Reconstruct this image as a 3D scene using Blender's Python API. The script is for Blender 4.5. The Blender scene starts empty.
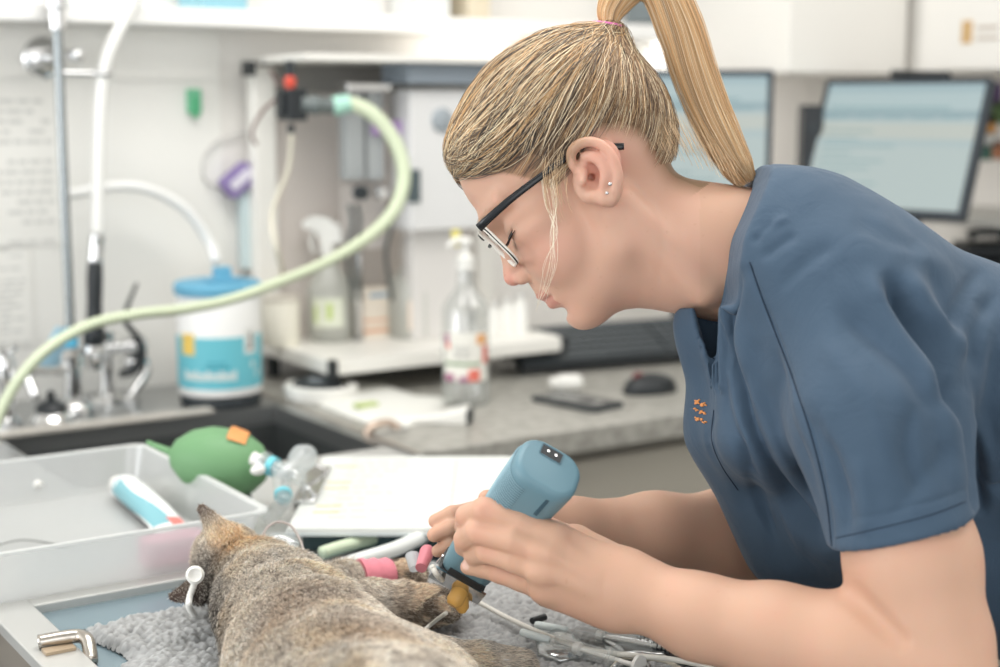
import bpy, bmesh, math, random
import numpy as np
from mathutils import Vector, Matrix, Euler
random.seed(7)
RNG = np.random.default_rng(11)
PI = math.pi
scene = bpy.context.scene
COL = scene.collection

# ------------------------------------------------------------------ camera
F = 1500.0
PITCH = math.radians(8.72); YAW = math.radians(33.4)
CAM = Vector((0, 0, 1.41))
cd = bpy.data.cameras.new('camera')
cam = bpy.data.objects.new('camera', cd); COL.objects.link(cam)
cam.location = CAM
cam.rotation_euler = (PI/2 - PITCH, 0, -YAW)
cd.sensor_width = 36.0; cd.lens = 36.0*F/1000.0
cd.clip_start = 0.05; cd.clip_end = 60
cd.dof.use_dof = True; cd.dof.focus_distance = 1.235; cd.dof.aperture_fstop = 54.0/ (0.0145*1000)
scene.camera = cam
RC = cam.rotation_euler.to_matrix()
MC = Matrix.Translation(CAM) @ RC.to_4x4()
def cp(px, py, d):
    """camera-frame point seen at a pixel at depth d"""
    return Vector(((px-500)*d/F, (333.5-py)*d/F, -d))
def at_d(px, py, d): return MC @ cp(px, py, d)
def ray(px, py): return RC @ Vector(((px-500)/F, (333.5-py)/F, -1))
def at_z(px, py, z):
    r = ray(px, py); return CAM + r*((z-CAM.z)/r.z)
def at_y(px, py, Y):
    r = ray(px, py); return CAM + r*(Y/r.y)
def at_x(px, py, X):
    r = ray(px, py); return CAM + r*(X/r.x)

# ------------------------------------------------------------------ materials
def lin(c):
    out = []
    for v in c[:3]:
        v = v/255.0
        out.append(v/12.92 if v <= .04045 else ((v+.055)/1.055)**2.4)
    return (*out, 1.0)
MATS = {}
def mat(name, col, rough=.5, metal=0, trans=0, ior=1.45, bump=0, bscale=200, noise=0, nscale=8, sheen=0, sss=0, emit=None, estr=1, alpha=1, coat=0, spec=.5, col2=None):
    if name in MATS: return MATS[name]
    m = bpy.data.materials.new(name); m.use_nodes = True
    nt = m.node_tree; b = nt.nodes['Principled BSDF']
    b.inputs['Base Color'].default_value = lin(col)
    b.inputs['Roughness'].default_value = rough
    b.inputs['Metallic'].default_value = metal
    b.inputs['Transmission Weight'].default_value = trans
    b.inputs['IOR'].default_value = ior
    b.inputs['Alpha'].default_value = alpha
    b.inputs['Coat Weight'].default_value = coat
    b.inputs['Specular IOR Level'].default_value = spec
    b.inputs['Sheen Weight'].default_value = sheen
    if sss:
        b.inputs['Subsurface Weight'].default_value = sss
        b.inputs['Subsurface Radius'].default_value = (1, .35, .2)
        b.inputs['Subsurface Scale'].default_value = .006
    if emit:
        b.inputs['Emission Color'].default_value = lin(emit); b.inputs['Emission Strength'].default_value = estr
    tc = nt.nodes.new('ShaderNodeTexCoord')
    if noise or col2:
        n = nt.nodes.new('ShaderNodeTexNoise'); n.inputs['Scale'].default_value = nscale; n.inputs['Detail'].default_value = 6
        nt.links.new(tc.outputs['Object'], n.inputs['Vector'])
        mx = nt.nodes.new('ShaderNodeMix'); mx.data_type = 'RGBA'
        c1 = lin(col); c2 = lin(col2) if col2 else tuple(min(1, v*(1-noise)) for v in c1[:3])+(1,)
        mr = nt.nodes.new('ShaderNodeMapRange'); mr.inputs[1].default_value = .35; mr.inputs[2].default_value = .65
        nt.links.new(n.outputs['Fac'], mr.inputs[0]); nt.links.new(mr.outputs[0], mx.inputs[0])
        mx.inputs[6].default_value = c1; mx.inputs[7].default_value = c2
        nt.links.new(mx.outputs[2], b.inputs['Base Color'])
    if bump:
        n2 = nt.nodes.new('ShaderNodeTexNoise'); n2.inputs['Scale'].default_value = bscale; n2.inputs['Detail'].default_value = 3
        nt.links.new(tc.outputs['Object'], n2.inputs['Vector'])
        bp = nt.nodes.new('ShaderNodeBump'); bp.inputs['Strength'].default_value = bump; bp.inputs['Distance'].default_value = .002
        nt.links.new(n2.outputs['Fac'], bp.inputs['Height']); nt.links.new(bp.outputs[0], b.inputs['Normal'])
    MATS[name] = m
    return m
def clearish(name, col, fac=.5, rough=.3, gloss=.12):
    """see-through plastic: part clear, part milky"""
    if name in MATS: return MATS[name]
    m = bpy.data.materials.new(name); m.use_nodes = True
    nt = m.node_tree; nt.nodes.clear()
    o = nt.nodes.new('ShaderNodeOutputMaterial')
    t = nt.nodes.new('ShaderNodeBsdfTransparent'); t.inputs[0].default_value = (1, 1, 1, 1)
    d = nt.nodes.new('ShaderNodeBsdfDiffuse'); d.inputs[0].default_value = lin(col)
    tl = nt.nodes.new('ShaderNodeBsdfTranslucent'); tl.inputs[0].default_value = lin(col)
    g = nt.nodes.new('ShaderNodeBsdfGlossy'); g.inputs['Roughness'].default_value = rough
    a = nt.nodes.new('ShaderNodeMixShader'); a.inputs[0].default_value = .5
    nt.links.new(d.outputs[0], a.inputs[1]); nt.links.new(tl.outputs[0], a.inputs[2])
    b = nt.nodes.new('ShaderNodeMixShader'); b.inputs[0].default_value = fac
    nt.links.new(t.outputs[0], b.inputs[1]); nt.links.new(a.outputs[0], b.inputs[2])
    c = nt.nodes.new('ShaderNodeMixShader'); c.inputs[0].default_value = gloss
    nt.links.new(b.outputs[0], c.inputs[1]); nt.links.new(g.outputs[0], c.inputs[2])
    nt.links.new(c.outputs[0], o.inputs[0])
    MATS[name] = m
    return m

# ------------------------------------------------------------------ objects
def thing(name, label, cat, loc=(0, 0, 0), rotz=0, group=None):
    o = bpy.data.objects.new(name, None); COL.objects.link(o)
    o.empty_display_size = .02
    o.location = loc; o.rotation_euler = (0, 0, rotz)
    o['label'] = label; o['category'] = cat
    if group: o['group'] = group
    return o
def tag(o, label, cat, group=None, kind=None):
    o['label'] = label; o['category'] = cat
    if group: o['group'] = group
    if kind: o['kind'] = kind
    return o
def wmat(o):
    m = Matrix.LocRotScale(o.location, o.rotation_euler, o.scale)
    return wmat(o.parent) @ m if o.parent else m
def link(name, me, m, parent=None, local=False, smooth=False):
    if m: me.materials.append(m)
    o = bpy.data.objects.new(name, me); COL.objects.link(o)
    if parent:
        if not local: me.transform(wmat(parent).inverted())
        o.parent = parent
    elif not local:
        n = len(me.vertices)
        if n:
            co = np.empty(n*3, np.float32); me.vertices.foreach_get('co', co); co = co.reshape(-1, 3)
            lo, hi = co.min(0), co.max(0)
            b = Vector(((lo[0]+hi[0])/2, (lo[1]+hi[1])/2, lo[2]))
            me.transform(Matrix.Translation(-b)); o.location = b
    if smooth and len(me.polygons):
        me.polygons.foreach_set('use_smooth', np.ones(len(me.polygons), bool))
    me.update()
    return o
def obj(name, bm, m, parent=None, local=False, smooth=False, bevel=0, label=None, angle=None):
    me = bpy.data.meshes.new(name)
    bmesh.ops.recalc_face_normals(bm, faces=bm.faces[:])
    bm.to_mesh(me); bm.free()
    o = link(name, me, m, parent, local, smooth)
    if bevel:
        md = o.modifiers.new('bevel', 'BEVEL'); md.width = bevel; md.segments = 3; md.limit_method = 'ANGLE'; md.angle_limit = math.radians(40)
        me.polygons.foreach_set('use_smooth', np.ones(len(me.polygons), bool))
        md.harden_normals = True
    elif smooth and angle:
        try: me.set_sharp_from_angle(angle=math.radians(angle))
        except Exception: pass
    if label: o['label'] = label
    return o
def struct(name, bm, m, **k):
    o = obj(name, bm, m, **k); o['kind'] = 'structure'; return o
def npmesh(name, V, Fq, m, parent=None, smooth=True, local=False, colors=None):
    V = np.asarray(V, np.float32); Fq = np.asarray(Fq, np.int32)
    me = bpy.data.meshes.new(name)
    me.vertices.add(len(V)); me.vertices.foreach_set('co', V.ravel())
    k = Fq.shape[1]
    me.loops.add(Fq.size); me.loops.foreach_set('vertex_index', Fq.ravel())
    me.polygons.add(len(Fq))
    me.polygons.foreach_set('loop_start', np.arange(0, Fq.size, k, dtype=np.int32))
    me.polygons.foreach_set('loop_total', np.full(len(Fq), k, np.int32))
    me.update(calc_edges=True)
    if colors is not None:
        ca = me.color_attributes.new('tint', 'FLOAT_COLOR', 'POINT')
        c4 = np.ones((len(V), 4), np.float32); c4[:, :3] = colors
        ca.data.foreach_set('color', c4.ravel())
    return link(name, me, m, parent, local, smooth)

# ------------------------------------------------------------------ shapes
def B(): return bmesh.new()
def rotz(a): return Matrix.Rotation(a, 4, 'Z')
def box(bm, lo, hi, M=None):
    x0, y0, z0 = lo; x1, y1, z1 = hi
    P = [(x0,y0,z0),(x1,y0,z0),(x1,y1,z0),(x0,y1,z0),(x0,y0,z1),(x1,y0,z1),(x1,y1,z1),(x0,y1,z1)]
    vs = [bm.verts.new(M @ Vector(p) if M else p) for p in P]
    for f in ((0,3,2,1),(4,5,6,7),(0,1,5,4),(1,2,6,5),(2,3,7,6),(3,0,4,7)): bm.faces.new([vs[i] for i in f])
    return bm
def frame_of(ax):
    ax = Vector(ax).normalized()
    t = Vector((0, 0, 1)) if abs(ax.z) < .9 else Vector((1, 0, 0))
    x = t.cross(ax).normalized(); y = ax.cross(x)
    return x, y, ax
def rings(bm, R, close=False, caps=True):
    """R: list of vertex-rings (lists of Vectors)"""
    L = [[bm.verts.new(p) for p in r] for r in R]
    n = len(L[0])
    for i in range(len(L) - (0 if close else 1)):
        a, b = L[i], L[(i+1) % len(L)]
        for k in range(n):
            bm.faces.new((a[k], a[(k+1) % n], b[(k+1) % n], b[k]))
    if caps and not close:
        bm.faces.new(L[0][::-1]); bm.faces.new(L[-1])
    return bm
def lathe(bm, prof, base=(0, 0, 0), ax=(0, 0, 1), seg=32, sx=1, sy=1, M=None):
    """prof: [(r, h)] from base along ax"""
    x, y, z = frame_of(ax); base = Vector(base)
    R = []
    for r, h in prof:
        r = max(r, 1e-5)
        ring = [base + x*(math.cos(2*PI*k/seg)*r*sx) + y*(math.sin(2*PI*k/seg)*r*sy) + z*h for k in range(seg)]
        if M: ring = [M @ p for p in ring]
        R.append(ring)
    return rings(bm, R)
def cyl(bm, p0, p1, r0, r1=None, seg=24):
    p0 = Vector(p0); p1 = Vector(p1)
    return lathe(bm, [(r0, 0), (r0 if r1 is None else r1, (p1-p0).length)], p0, p1-p0, seg)
def catmull(P, n=8):
    P = [Vector(p) for p in P]
    Q = [P[0]*2-P[1]] + P + [P[-1]*2-P[-2]]
    out = []
    for i in range(1, len(Q)-2):
        for j in range(n):
            t = j/n; a, b, c, d = Q[i-1], Q[i], Q[i+1], Q[i+2]
            out.append(.5*((2*b) + (c-a)*t + (2*a-5*b+4*c-d)*t*t + (3*b-a-3*c+d)*t**3))
    out.append(P[-1].copy()); return out
def tube(bm, P, r, seg=10, n=8, smooth=True, flat=1.0):
    pts = catmull(P, n) if smooth and len(P) > 2 else [Vector(p) for p in P]
    m = len(pts)
    rr = (lambda t: r) if not callable(r) else r
    tan = [(pts[min(i+1, m-1)]-pts[max(i-1, 0)]).normalized() for i in range(m)]
    x, y, _ = frame_of(tan[0]); R = []
    for i in range(m):
        x = (x - tan[i]*x.dot(tan[i])).normalized(); y = tan[i].cross(x)
        q = rr(i/(m-1))
        R.append([pts[i] + x*(math.cos(2*PI*k/seg)*q) + y*(math.sin(2*PI*k/seg)*q*flat) for k in range(seg)])
    return rings(bm, R)
def ball(bm, c, r, M=None, seg=24):
    """ellipsoid; r scalar or 3 radii, M 3x3 rotation"""
    if not hasattr(r, '__len__'): r = (r, r, r)
    c = Vector(c); R = []
    for i in range(1, seg//2):
        th = PI*i/(seg//2)
        ring = []
        for k in range(seg):
            p = Vector((math.sin(th)*math.cos(2*PI*k/seg)*r[0], math.sin(th)*math.sin(2*PI*k/seg)*r[1], math.cos(th)*r[2]))
            ring.append(c + (M @ p if M else p))
        R.append(ring)
    rings(bm, R); return bm
def rrect(w, h, r, n=5):
    out = []
    for cx, cy, a0 in ((w/2-r, h/2-r, 0), (-w/2+r, h/2-r, PI/2), (-w/2+r, -h/2+r, PI), (w/2-r, -h/2+r, 1.5*PI)):
        for i in range(n+1):
            a = a0 + PI/2*i/n; out.append((cx+math.cos(a)*r, cy+math.sin(a)*r))
    return out
def prism(bm, poly, z0, z1, M=None, inset=0):
    R = []
    for z in (z0, z1):
        ring = [Vector((p[0], p[1], z)) for p in poly]
        if M: ring = [M @ p for p in ring]
        R.append(ring)
    return rings(bm, R)
def basis(o, x, y, z):
    M = Matrix.Identity(4)
    for i, a in enumerate((x, y, z)):
        for j in range(3): M[j][i] = a[j]
    for j in range(3): M[j][3] = o[j]
    return M

# ================================================================== ROOM
M_wall = mat('wall_paint', (238, 235, 230), .6, bump=.05, bscale=60)
M_white = mat('white_laminate', (234, 233, 228), .35)
M_cab = mat('cabinet_white', (238, 235, 229), .4)
M_steel = mat('brushed_steel', (176, 178, 178), .32, metal=.9, bump=.05, bscale=300)
M_chrome = mat('chrome', (215, 215, 215), .12, metal=1)
M_dsteel = mat('basin_steel', (104, 108, 108), .35, metal=.7)
M_black = mat('black_plastic', (38, 42, 45), .4)
M_dark = mat('dark_rubber', (48, 54, 58), .6)
M_counter = mat('speckled_worktop', (176, 174, 167), .35, col2=(146, 144, 137), nscale=45)
M_greige = mat('greige_front', (172, 167, 156), .5)
M_floor = mat('vinyl_floor', (150, 148, 142), .4, noise=.15, nscale=5)
M_milk = clearish('milky_plastic', (244, 246, 246), .52, .25, .08)
M_clear = clearish('clear_plastic', (235, 242, 242), .22, .08, .14)
M_paper = mat('paper', (228, 229, 225), .7)
M_ink = mat('grey_ink', (150, 152, 150), .8); M_pale_ink = mat('pale_ink', (206, 206, 202), .8)

WY = 2.60; RX = 2.80; CEIL = 2.65
bm = B(); box(bm, (-3.2, -2.6, -.1), (RX+.1, WY+.1, 0)); struct('floor', bm, M_floor)
bm = B(); box(bm, (-3.2, -2.6, CEIL), (RX+.1, WY+.1, CEIL+.1)); struct('ceiling', bm, M_wall)
bm = B(); box(bm, (-3.2, WY, 0), (RX+.1, WY+.1, CEIL)); struct('wall_back', bm, M_wall)
bm = B(); box(bm, (RX, -2.6, 0), (RX+.1, WY, CEIL)); struct('wall_right', bm, M_wall)
bm = B(); box(bm, (-3.2, WY-.012, 0), (.2, WY, .1)); struct('baseboard_back', bm, M_white)
# a pale splash panel behind the sink with narrow cover strips
bm = B(); box(bm, (-1.2, WY-.006, .9), (1.10, WY, 1.54)); o = struct('trim_1', bm, M_white)
bm = B(); box(bm, (-1.2, WY-.010, 1.452), (1.1, WY-.006, 1.458)); struct('trim_2', bm, M_white)

# ---- worktop right of the sink + its cupboards
bm = B(); box(bm, (1.09, 1.875, .86), (RX, WY, .90)); box(bm, (2.2, .3, .86), (RX, 1.875, .90))
w = obj('worktop', bm, M_counter, bevel=.004); tag(w, 'grey speckled worktop running right of the sink under the keyboard and bottles', 'worktop')
for k, (x0, x1) in enumerate(((1.10, 1.78), (1.785, 2.2))):
    t = thing('base_cabinet', ['greige base cabinet under the worktop next to the sink', 'greige base cabinet under the worktop toward the corner'][k], 'cabinet', ((x0+x1)/2, 2.2, 0), group='greige cabinets under the worktop')
    bm = B(); box(bm, (x0, 1.92, .08), (x1, WY-.005, .86)); box(bm, (x0+.02, 1.98, 0), (x1-.02, WY-.01, .08)); obj('body', bm, M_greige, t)
    bm = B(); box(bm, (x0+.004, 1.9, .1), (x1-.004, 1.92, .84)); d = obj('door', bm, M_greige, t, bevel=.003)
    bm = B(); tube(bm, [(x0+.06, 1.9, .74), (x0+.06, 1.875, .74), (x0+.2, 1.875, .74), (x0+.2, 1.9, .74)], .005, n=4, smooth=False); obj('handle', bm, M_chrome, d)
bm = B(); box(bm, (2.24, .3, 0), (RX-.002, 1.9, .86)); t = obj('base_cabinet', bm, M_greige); tag(t, 'long greige base cabinet along the right wall', 'cabinet', 'greige cabinets under the worktop')

# ---- sink unit
t = thing('sink_unit', 'stainless steel sink unit with deep dark basin behind the plastic tray', 'sink', (.5, 2.0, 0))
Z = .90
bx0, bx1, by0, by1 = .60, 1.062, 1.80, 2.31
bm = B()
box(bm, (-.9, 1.41, Z-.03), (bx0, WY-.007, Z)); box(bm, (bx0, 1.41, Z-.03), (1.085, by0, Z)); box(bm, (bx0, by1, Z-.03), (1.085, WY-.007, Z)); box(bm, (bx1, by0, Z-.03), (1.085, by1, Z))
obj('deck', bm, M_steel, t)
bm = B()
box(bm, (bx0, by0, Z-.28), (bx1, by1, Z-.27)); box(bm, (bx0-.004, by0, Z-.28), (bx0, by1, Z-.03)); box(bm, (bx1, by0, Z-.28), (bx1+.004, by1, Z-.03))
box(bm, (bx0, by0-.004, Z-.28), (bx1, by0, Z-.03)); box(bm, (bx0, by1, Z-.28), (bx1, by1+.004, Z-.03))
obj('basin', bm, M_dsteel, t)
bm = B(); box(bm, (-.9, by1-.008, Z), (.95, by1+.022, Z+.008)); obj('rim', bm, mat('rim_steel', (205, 200, 192), .4, metal=.35), t, bevel=.002)
bm = B(); box(bm, (-.9, 1.43, .0), (1.08, 2.5, Z-.285)); obj('body', bm, M_greige, t)
bm = B(); box(bm, (-.9, 1.415, .06), (1.08, 1.43, Z-.035)); obj('front_panel', bm, M_steel, t)

# ---- wall shelf above
SHX = 2.095
sh = thing('wall_shelf', 'long white wall shelf above the sink and the rack', 'shelf', (.6, 2.4, 1.52))
bm = B(); box(bm, (-1.0, 2.46, 1.541), (SHX, WY, 1.571)); obj('board', bm, mat('shelf_white', (250, 249, 246), .3), sh, bevel=.003)
bm = B(); box(bm, (SHX-.018, 2.46, 1.571), (SHX, WY, CEIL)); obj('end_panel', bm, M_white, sh)
for x in (-.5, 2.06):
    bm = B(); box(bm, (x, 2.48, 1.48), (x+.02, WY-.001, 1.541)); obj('bracket', bm, M_white, sh)
cols = [(150, 200, 214), (205, 90, 110), (240, 205, 120), (150, 170, 200), (225, 225, 222), (120, 175, 165)]
def lever_file(x, y, z, w, h, d, c, lab, grp, nm='binder', cat_='binder'):
    t = thing(nm, lab, cat_, (x, y, z), group=grp)
    bm = B(); box(bm, (x, y, z), (x+w, y+d, z+h)); obj('cover', bm, mat('binder_%d_%d_%d' % c, c, .5), t, bevel=.003)
    bm = B(); box(bm, (x+w*.2, y-.002, z+h*.45), (x+w*.8, y, z+h*.8)); obj('spine_label', bm, M_paper, t)
    return t
xs = [(1.02, 'pale blue box file standing on the wall shelf above the rack', (150, 200, 214), .085),
      (1.45, 'white box file on the wall shelf right of the pale blue one', (232, 233, 230), .07),
      (1.56, 'sand coloured box file on the wall shelf', (226, 214, 190), .05)]
for x, lab, c, wd in xs: lever_file(x, 2.475, 1.5715, wd, .30, .11, c, lab, 'files on the wall shelf')
lean = at_y(712, 12, 2.48)
for k, (dx, c, lab) in enumerate(((-.16, (120, 130, 134), 'dark grey folder leaning on the wall shelf behind the ponytail'), (-.09, (170, 176, 180), 'light grey folder leaning on the wall shelf'), (0, (196, 78, 112), 'magenta folder leaning on the wall shelf above the small monitor'))):
    bm = B(); M = Matrix.Translation((lean.x+dx, 2.30, 1.5435)) @ Matrix.Rotation(math.radians(-20), 4, 'Y').inverted() @ Matrix.Identity(4)
    box(bm, (0, 0, .008), (.022, .11, .26), Matrix.Translation((lean.x+dx, 2.475, 1.5725)) @ Matrix.Rotation(math.radians(18), 4, 'Y'))
    o = obj('folder', bm, mat('folder%d' % k, c, .5), bevel=.002); tag(o, lab, 'folder', 'folders leaning on the wall shelf')
# ---- wall cupboards over the corner
c1 = thing('wall_cabinet', 'white wall cabinet over the big computer monitor', 'cabinet', (2.45, 2.35, 1.47))
bm = B(); box(bm, (2.108, 2.19, 1.47), (2.44, WY-.001, 2.2)); obj('body', bm, M_cab, c1)
bm = B(); box(bm, (2.105, 2.17, 1.47), (2.437, 2.19, 2.2)); obj('door', bm, M_cab, c1, bevel=.002)
c2 = thing('wall_cabinet', 'white wall cabinet on the right wall with a small brown sticker on its door', 'cabinet', (2.62, 1.5, 1.47))
bm = B(); box(bm, (2.465, .6, 1.47), (RX-.001, WY-.002, 2.2)); obj('body', bm, M_cab, c2)
for y0, y1 in ((.62, 1.36), (1.38, 2.14)):
    bm = B(); box(bm, (2.445, y0, 1.475), (2.465, y1, 2.19)); d = obj('door', bm, M_cab, c2, bevel=.003)
s = at_x(967, 32, 2.444)
bm = B(); box(bm, (2.442, s.y-.012, s.z-.022), (2.445, s.y+.012, s.z+.022)); obj('sticker', bm, mat('sticker_tan', (205, 170, 120), .6), c2)
for k in range(2):
    bm = B(); box(bm, (2.442, s.y-.075, s.z+.004-.02*k), (2.445, s.y-.025, s.z+.010-.02*k)); obj('sticker', bm, mat('sticker_grey', (196, 184, 172), .6), c2)

# ---- monitors
M_bez = mat('monitor_bezel', (44, 52, 60), .4)
def screen_mat(name):
    m = bpy.data.materials.new(name); m.use_nodes = True; nt = m.node_tree; b = nt.nodes['Principled BSDF']
    b.inputs['Base Color'].default_value = (.02, .02, .02, 1); b.inputs['Roughness'].default_value = .35
    tc = nt.nodes.new('ShaderNodeTexCoord'); sp = nt.nodes.new('ShaderNodeSeparateXYZ'); nt.links.new(tc.outputs['Generated'], sp.inputs[0])
    rp = nt.nodes.new('ShaderNodeValToRGB'); nt.links.new(sp.outputs['Z'], rp.inputs[0])
    rp.color_ramp.interpolation = 'CONSTANT'
    E_ = rp.color_ramp.elements; E_[0].position = 0; E_[0].color = lin((198, 214, 212))
    E_[1].position = .50; E_[1].color = lin((188, 208, 210))
    for p, c in ((.55, (208, 216, 208)), (.68, (190, 210, 212)), (.72, (160, 186, 192)), (.78, (192, 214, 216)), (.93, (174, 200, 206))):
        e = E_.new(p); e.color = lin(c)
    nt.links.new(rp.outputs[0], b.inputs['Emission Color']); b.inputs['Emission Strength'].default_value = .62
    return m
M_scr = screen_mat('screen_glow')
def monitor(label, M, w, h, standz):
    """M: local frame, x = right across the screen, z = up, -y = toward viewer; origin at screen centre"""
    t = thing('computer_monitor', label, 'monitor', (M.translation.x, M.translation.y, standz), group='computer monitors')
    bm = B(); prism(bm, rrect(w, h, .008), 0, .02, M @ Matrix.Rotation(PI/2, 4, 'X')); obj('bezel', bm, M_bez, t)
    e = .0 
    bm = B(); box(bm, (-w/2+.012, -.0225, -h/2+.014), (w/2-.012, -.019, h/2-.012)); o = obj('screen', bm, M_scr, local=True)
    o.parent = t; o.matrix_parent_inverse = Matrix.Identity(4)
    o.matrix_local = wmat(t).inverted() @ M
    bm = B()
    for k in range(9):
        zz = h*.10 + h*.02*0 - k*h*.055
        box(bm, (-w*.42, -.0228, zz), (-w*.42+w*random.uniform(.15, .6), -.0224, zz+.003))
    box(bm, (-w*.42, -.0228, h*.27), (w*.3, -.0224, h*.285))
    for k in range(5): box(bm, (-w*.42+k*w*.17, -.0228, h*.2), (-w*.42+k*w*.17+.04, -.0224, h*.212))
    o2 = obj('screen_text', bm, mat('screen_text', (120, 150, 156), .6), local=True); o2.parent = t; o2.matrix_local = wmat(t).inverted() @ M
    c = M.translation; back = M.to_3x3() @ Vector((0, 1, 0))
    bm = B(); p = c + back*.03
    ball(bm, p, (.09, .022, .07), M.to_3x3()); q = Vector((p.x, p.y, 0)) + Vector((back.x, back.y, 0))*.05
    obj('back_housing', bm, M_bez, t, smooth=True)
    bm = B(); tube(bm, [p + back*.015, Vector((q.x, q.y, c.z-.02)), Vector((q.x, q.y, standz+.012))], .018, n=6); obj('stand', bm, M_bez, t, smooth=True)
    bm = B(); lathe(bm, [(.1, 0), (.1, .008), (.03, .014)], (q.x, q.y, standz)); obj('foot', bm, M_bez, t, smooth=True, angle=40)
    return t
# big monitor: turned away and tilted back
right = Vector((math.cos(YAW), -math.sin(YAW), 0)); view = Vector((math.sin(YAW), math.cos(YAW), 0))
yw = math.radians(42); n = (-view*math.cos(yw) - right*math.sin(yw))
tl = math.radians(22)
nz = (n*math.cos(tl) + Vector((0, 0, 1))*math.sin(tl)).normalized()
xr = Vector((0, 0, 1)).cross(n).normalized()
up = nz.cross(xr)
c = at_d(896, 150, 2.86)
monitor('big computer monitor tilted back with pale window on screen beyond her shoulder', basis(c, xr, -nz, up), .345, .275, .90)
c = at_d(688, 136, 3.0)
n = (-view); xr = Vector((0, 0, 1)).cross(n).normalized()
monitor('small computer monitor half hidden behind the blond ponytail', basis(c, xr, -n, Vector((0, 0, 1))), .33, .26, .90)
# black webcam bar on top of the big monitor
a = at_d(893, 74, 2.96); b_ = at_d(948, 76, 2.84)
bm = B(); tube(bm, [a, b_], .0085, seg=12, smooth=False); o = obj('webcam_bar', bm, M_black, smooth=True, angle=40); tag(o, 'black bar resting on top of the big monitor', 'webcam')
# dark speaker left of big monitor
p = at_d(810, 138, 2.98)
t = thing('desktop_speaker', 'narrow black speaker mounted left of the big monitor', 'speaker', (p.x, p.y, p.z-.06))
M = Matrix.Translation(p) @ rotz(-YAW)
bm = B(); box(bm, (-.02, -.03, -.075), (.02, .03, .065), M); obj('housing', bm, M_black, t, bevel=.004)
bm = B(); lathe(bm, [(.012, 0), (.012, .002), (.006, .003)], M @ Vector((0, -.03, .02)), M.to_3x3() @ Vector((0, -1, 0))); obj('cone', bm, M_dark, t)
bm = B(); cyl(bm, M @ Vector((0, .0, -.076)), Vector((p.x, p.y, .905)), .006); lathe(bm, [(.05, 0), (.05, .005), (.01, .01)], (p.x, p.y, .9)); obj('stand', bm, M_black, t)
# little shelf on the right wall with devices and colourful leaflets
o_ = at_x(985, 214, 2.6)
s2 = thing('wall_shelf', 'small grey shelf on the right wall under the leaflets', 'shelf', (2.7, o_.y, o_.z))
bm = B(); box(bm, (2.5, .9, o_.z-.018), (RX, 2.3, o_.z)); obj('board', bm, mat('shelf_grey', (190, 190, 186), .5), s2, bevel=.002)
for y in (1.1, 2.1):
    bm = B(); box(bm, (2.7, y, o_.z-.1), (RX-.001, y+.02, o_.z-.018)); obj('bracket', bm, M_dark, s2)
cl = [(108, 80, 130), (96, 120, 80), (206, 150, 80), (214, 216, 214), (70, 110, 100), (176, 120, 90)]
lb = ['purple leaflet', 'green leaflet', 'orange leaflet', 'white leaflet', 'dark teal leaflet', 'brown leaflet']
for k, (px, py, w_, h_) in enumerate(((992, 94, .05, .05), (996, 112, .06, .05), (988, 124, .04, .045), (990, 140, .05, .03), (985, 152, .035, .035), (998, 150, .03, .04))):
    q = at_x(px, py, RX-.004)
    bm = B(); box(bm, (RX-.004, q.y-w_/2, q.z-h_/2), (RX-.0015-.0003*k, q.y+w_/2, q.z+h_/2))
    o = obj('leaflet', bm, mat('leaflet%d' % k, cl[k], .7)); tag(o, lb[k]+' pinned on the right wall beside the big monitor', 'leaflet', 'leaflets on the right wall')
# telephone-like black device low at the right edge
q = at_x(988, 240, 2.64)
t = thing('desk_phone', 'black desk phone with curled cord at the right edge behind her back', 'phone', (q.x, q.y, q.z-.03))
M = Matrix.Translation(q) @ rotz(-YAW)
bm = B(); box(bm, (-.06, -.06, -.035), (.09, .06, -.005), M); obj('base', bm, M_black, t, bevel=.006)
bm = B(); tube(bm, [M @ Vector(v) for v in ((-.05, -.03, .012), (-.03, -.03, .02), (.04, -.03, .02), (.07, -.03, .012))], lambda s: .012 if s < .15 or s > .85 else .008); obj('handset', bm, M_dark, t, smooth=True)
bm = B(); box(bm, (q.x-.09, q.y-.14, q.z-.05), (RX-.001, q.y+.14, q.z-.036)); o = obj('wall_plate', bm, M_dark, t)
# ================================================================== THINGS ON THE BENCH
Z = .90
def vert(px, py, Y, z=None): return at_y(px, py, Y)
# ---- pre-rinse tap unit
TY = 2.43
base = at_z(74, 402, Z+.0); 
t = thing('rinse_tap', 'tall chrome pre-rinse tap with riser pole, white hose and black spray grip', 'tap', (base.x, TY, Z))
p0 = at_y(72, 372, TY); pt = at_y(56, -8, TY)
px_ = (p0.x+pt.x)/2
def V3(px, py, Y=TY): return at_y(px, py, Y)
bm = B(); lathe(bm, [(.034, 0), (.034, .012), (.03, .02), (.014, .03), (.014, .075), (.019, .08), (.019, .1), (.0095, .11)], (px_, TY, Z), seg=32); obj('mixer_body', bm, M_chrome, t, smooth=True, angle=40)
bm = B(); cyl(bm, (px_, TY, Z+.1), (px_, TY, 1.62), .0075, .0075); obj('pole', bm, mat('pole_steel', (150, 156, 158), .25, metal=.9), t, smooth=True, angle=40)
bm = B(); zz = V3(71, 337).z; cyl(bm, (px_, TY, zz-.016), (px_, TY, zz+.016), .0115); obj('blue_band', bm, mat('band_blue', (90, 180, 214), .5), t, smooth=True, angle=40)
q = V3(60, 18); bm = B(); lathe(bm, [(.010, -.02), (.014, -.018), (.014, .012), (.019, .016), (.019, .03), (.010, .034)], (px_, TY, q.z)); obj('collar', bm, M_chrome, t, smooth=True, angle=40)
q = V3(43, 55)
bm = B(); lathe(bm, [(.036, 0), (.036, .006), (.030, .012), (.012, .016), (.011, WY-TY)][:], (at_y(43, 55, WY).x, WY-.001, q.z), (0, -1, 0)); obj('wall_flange', bm, M_chrome, t, smooth=True, angle=40)
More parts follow.
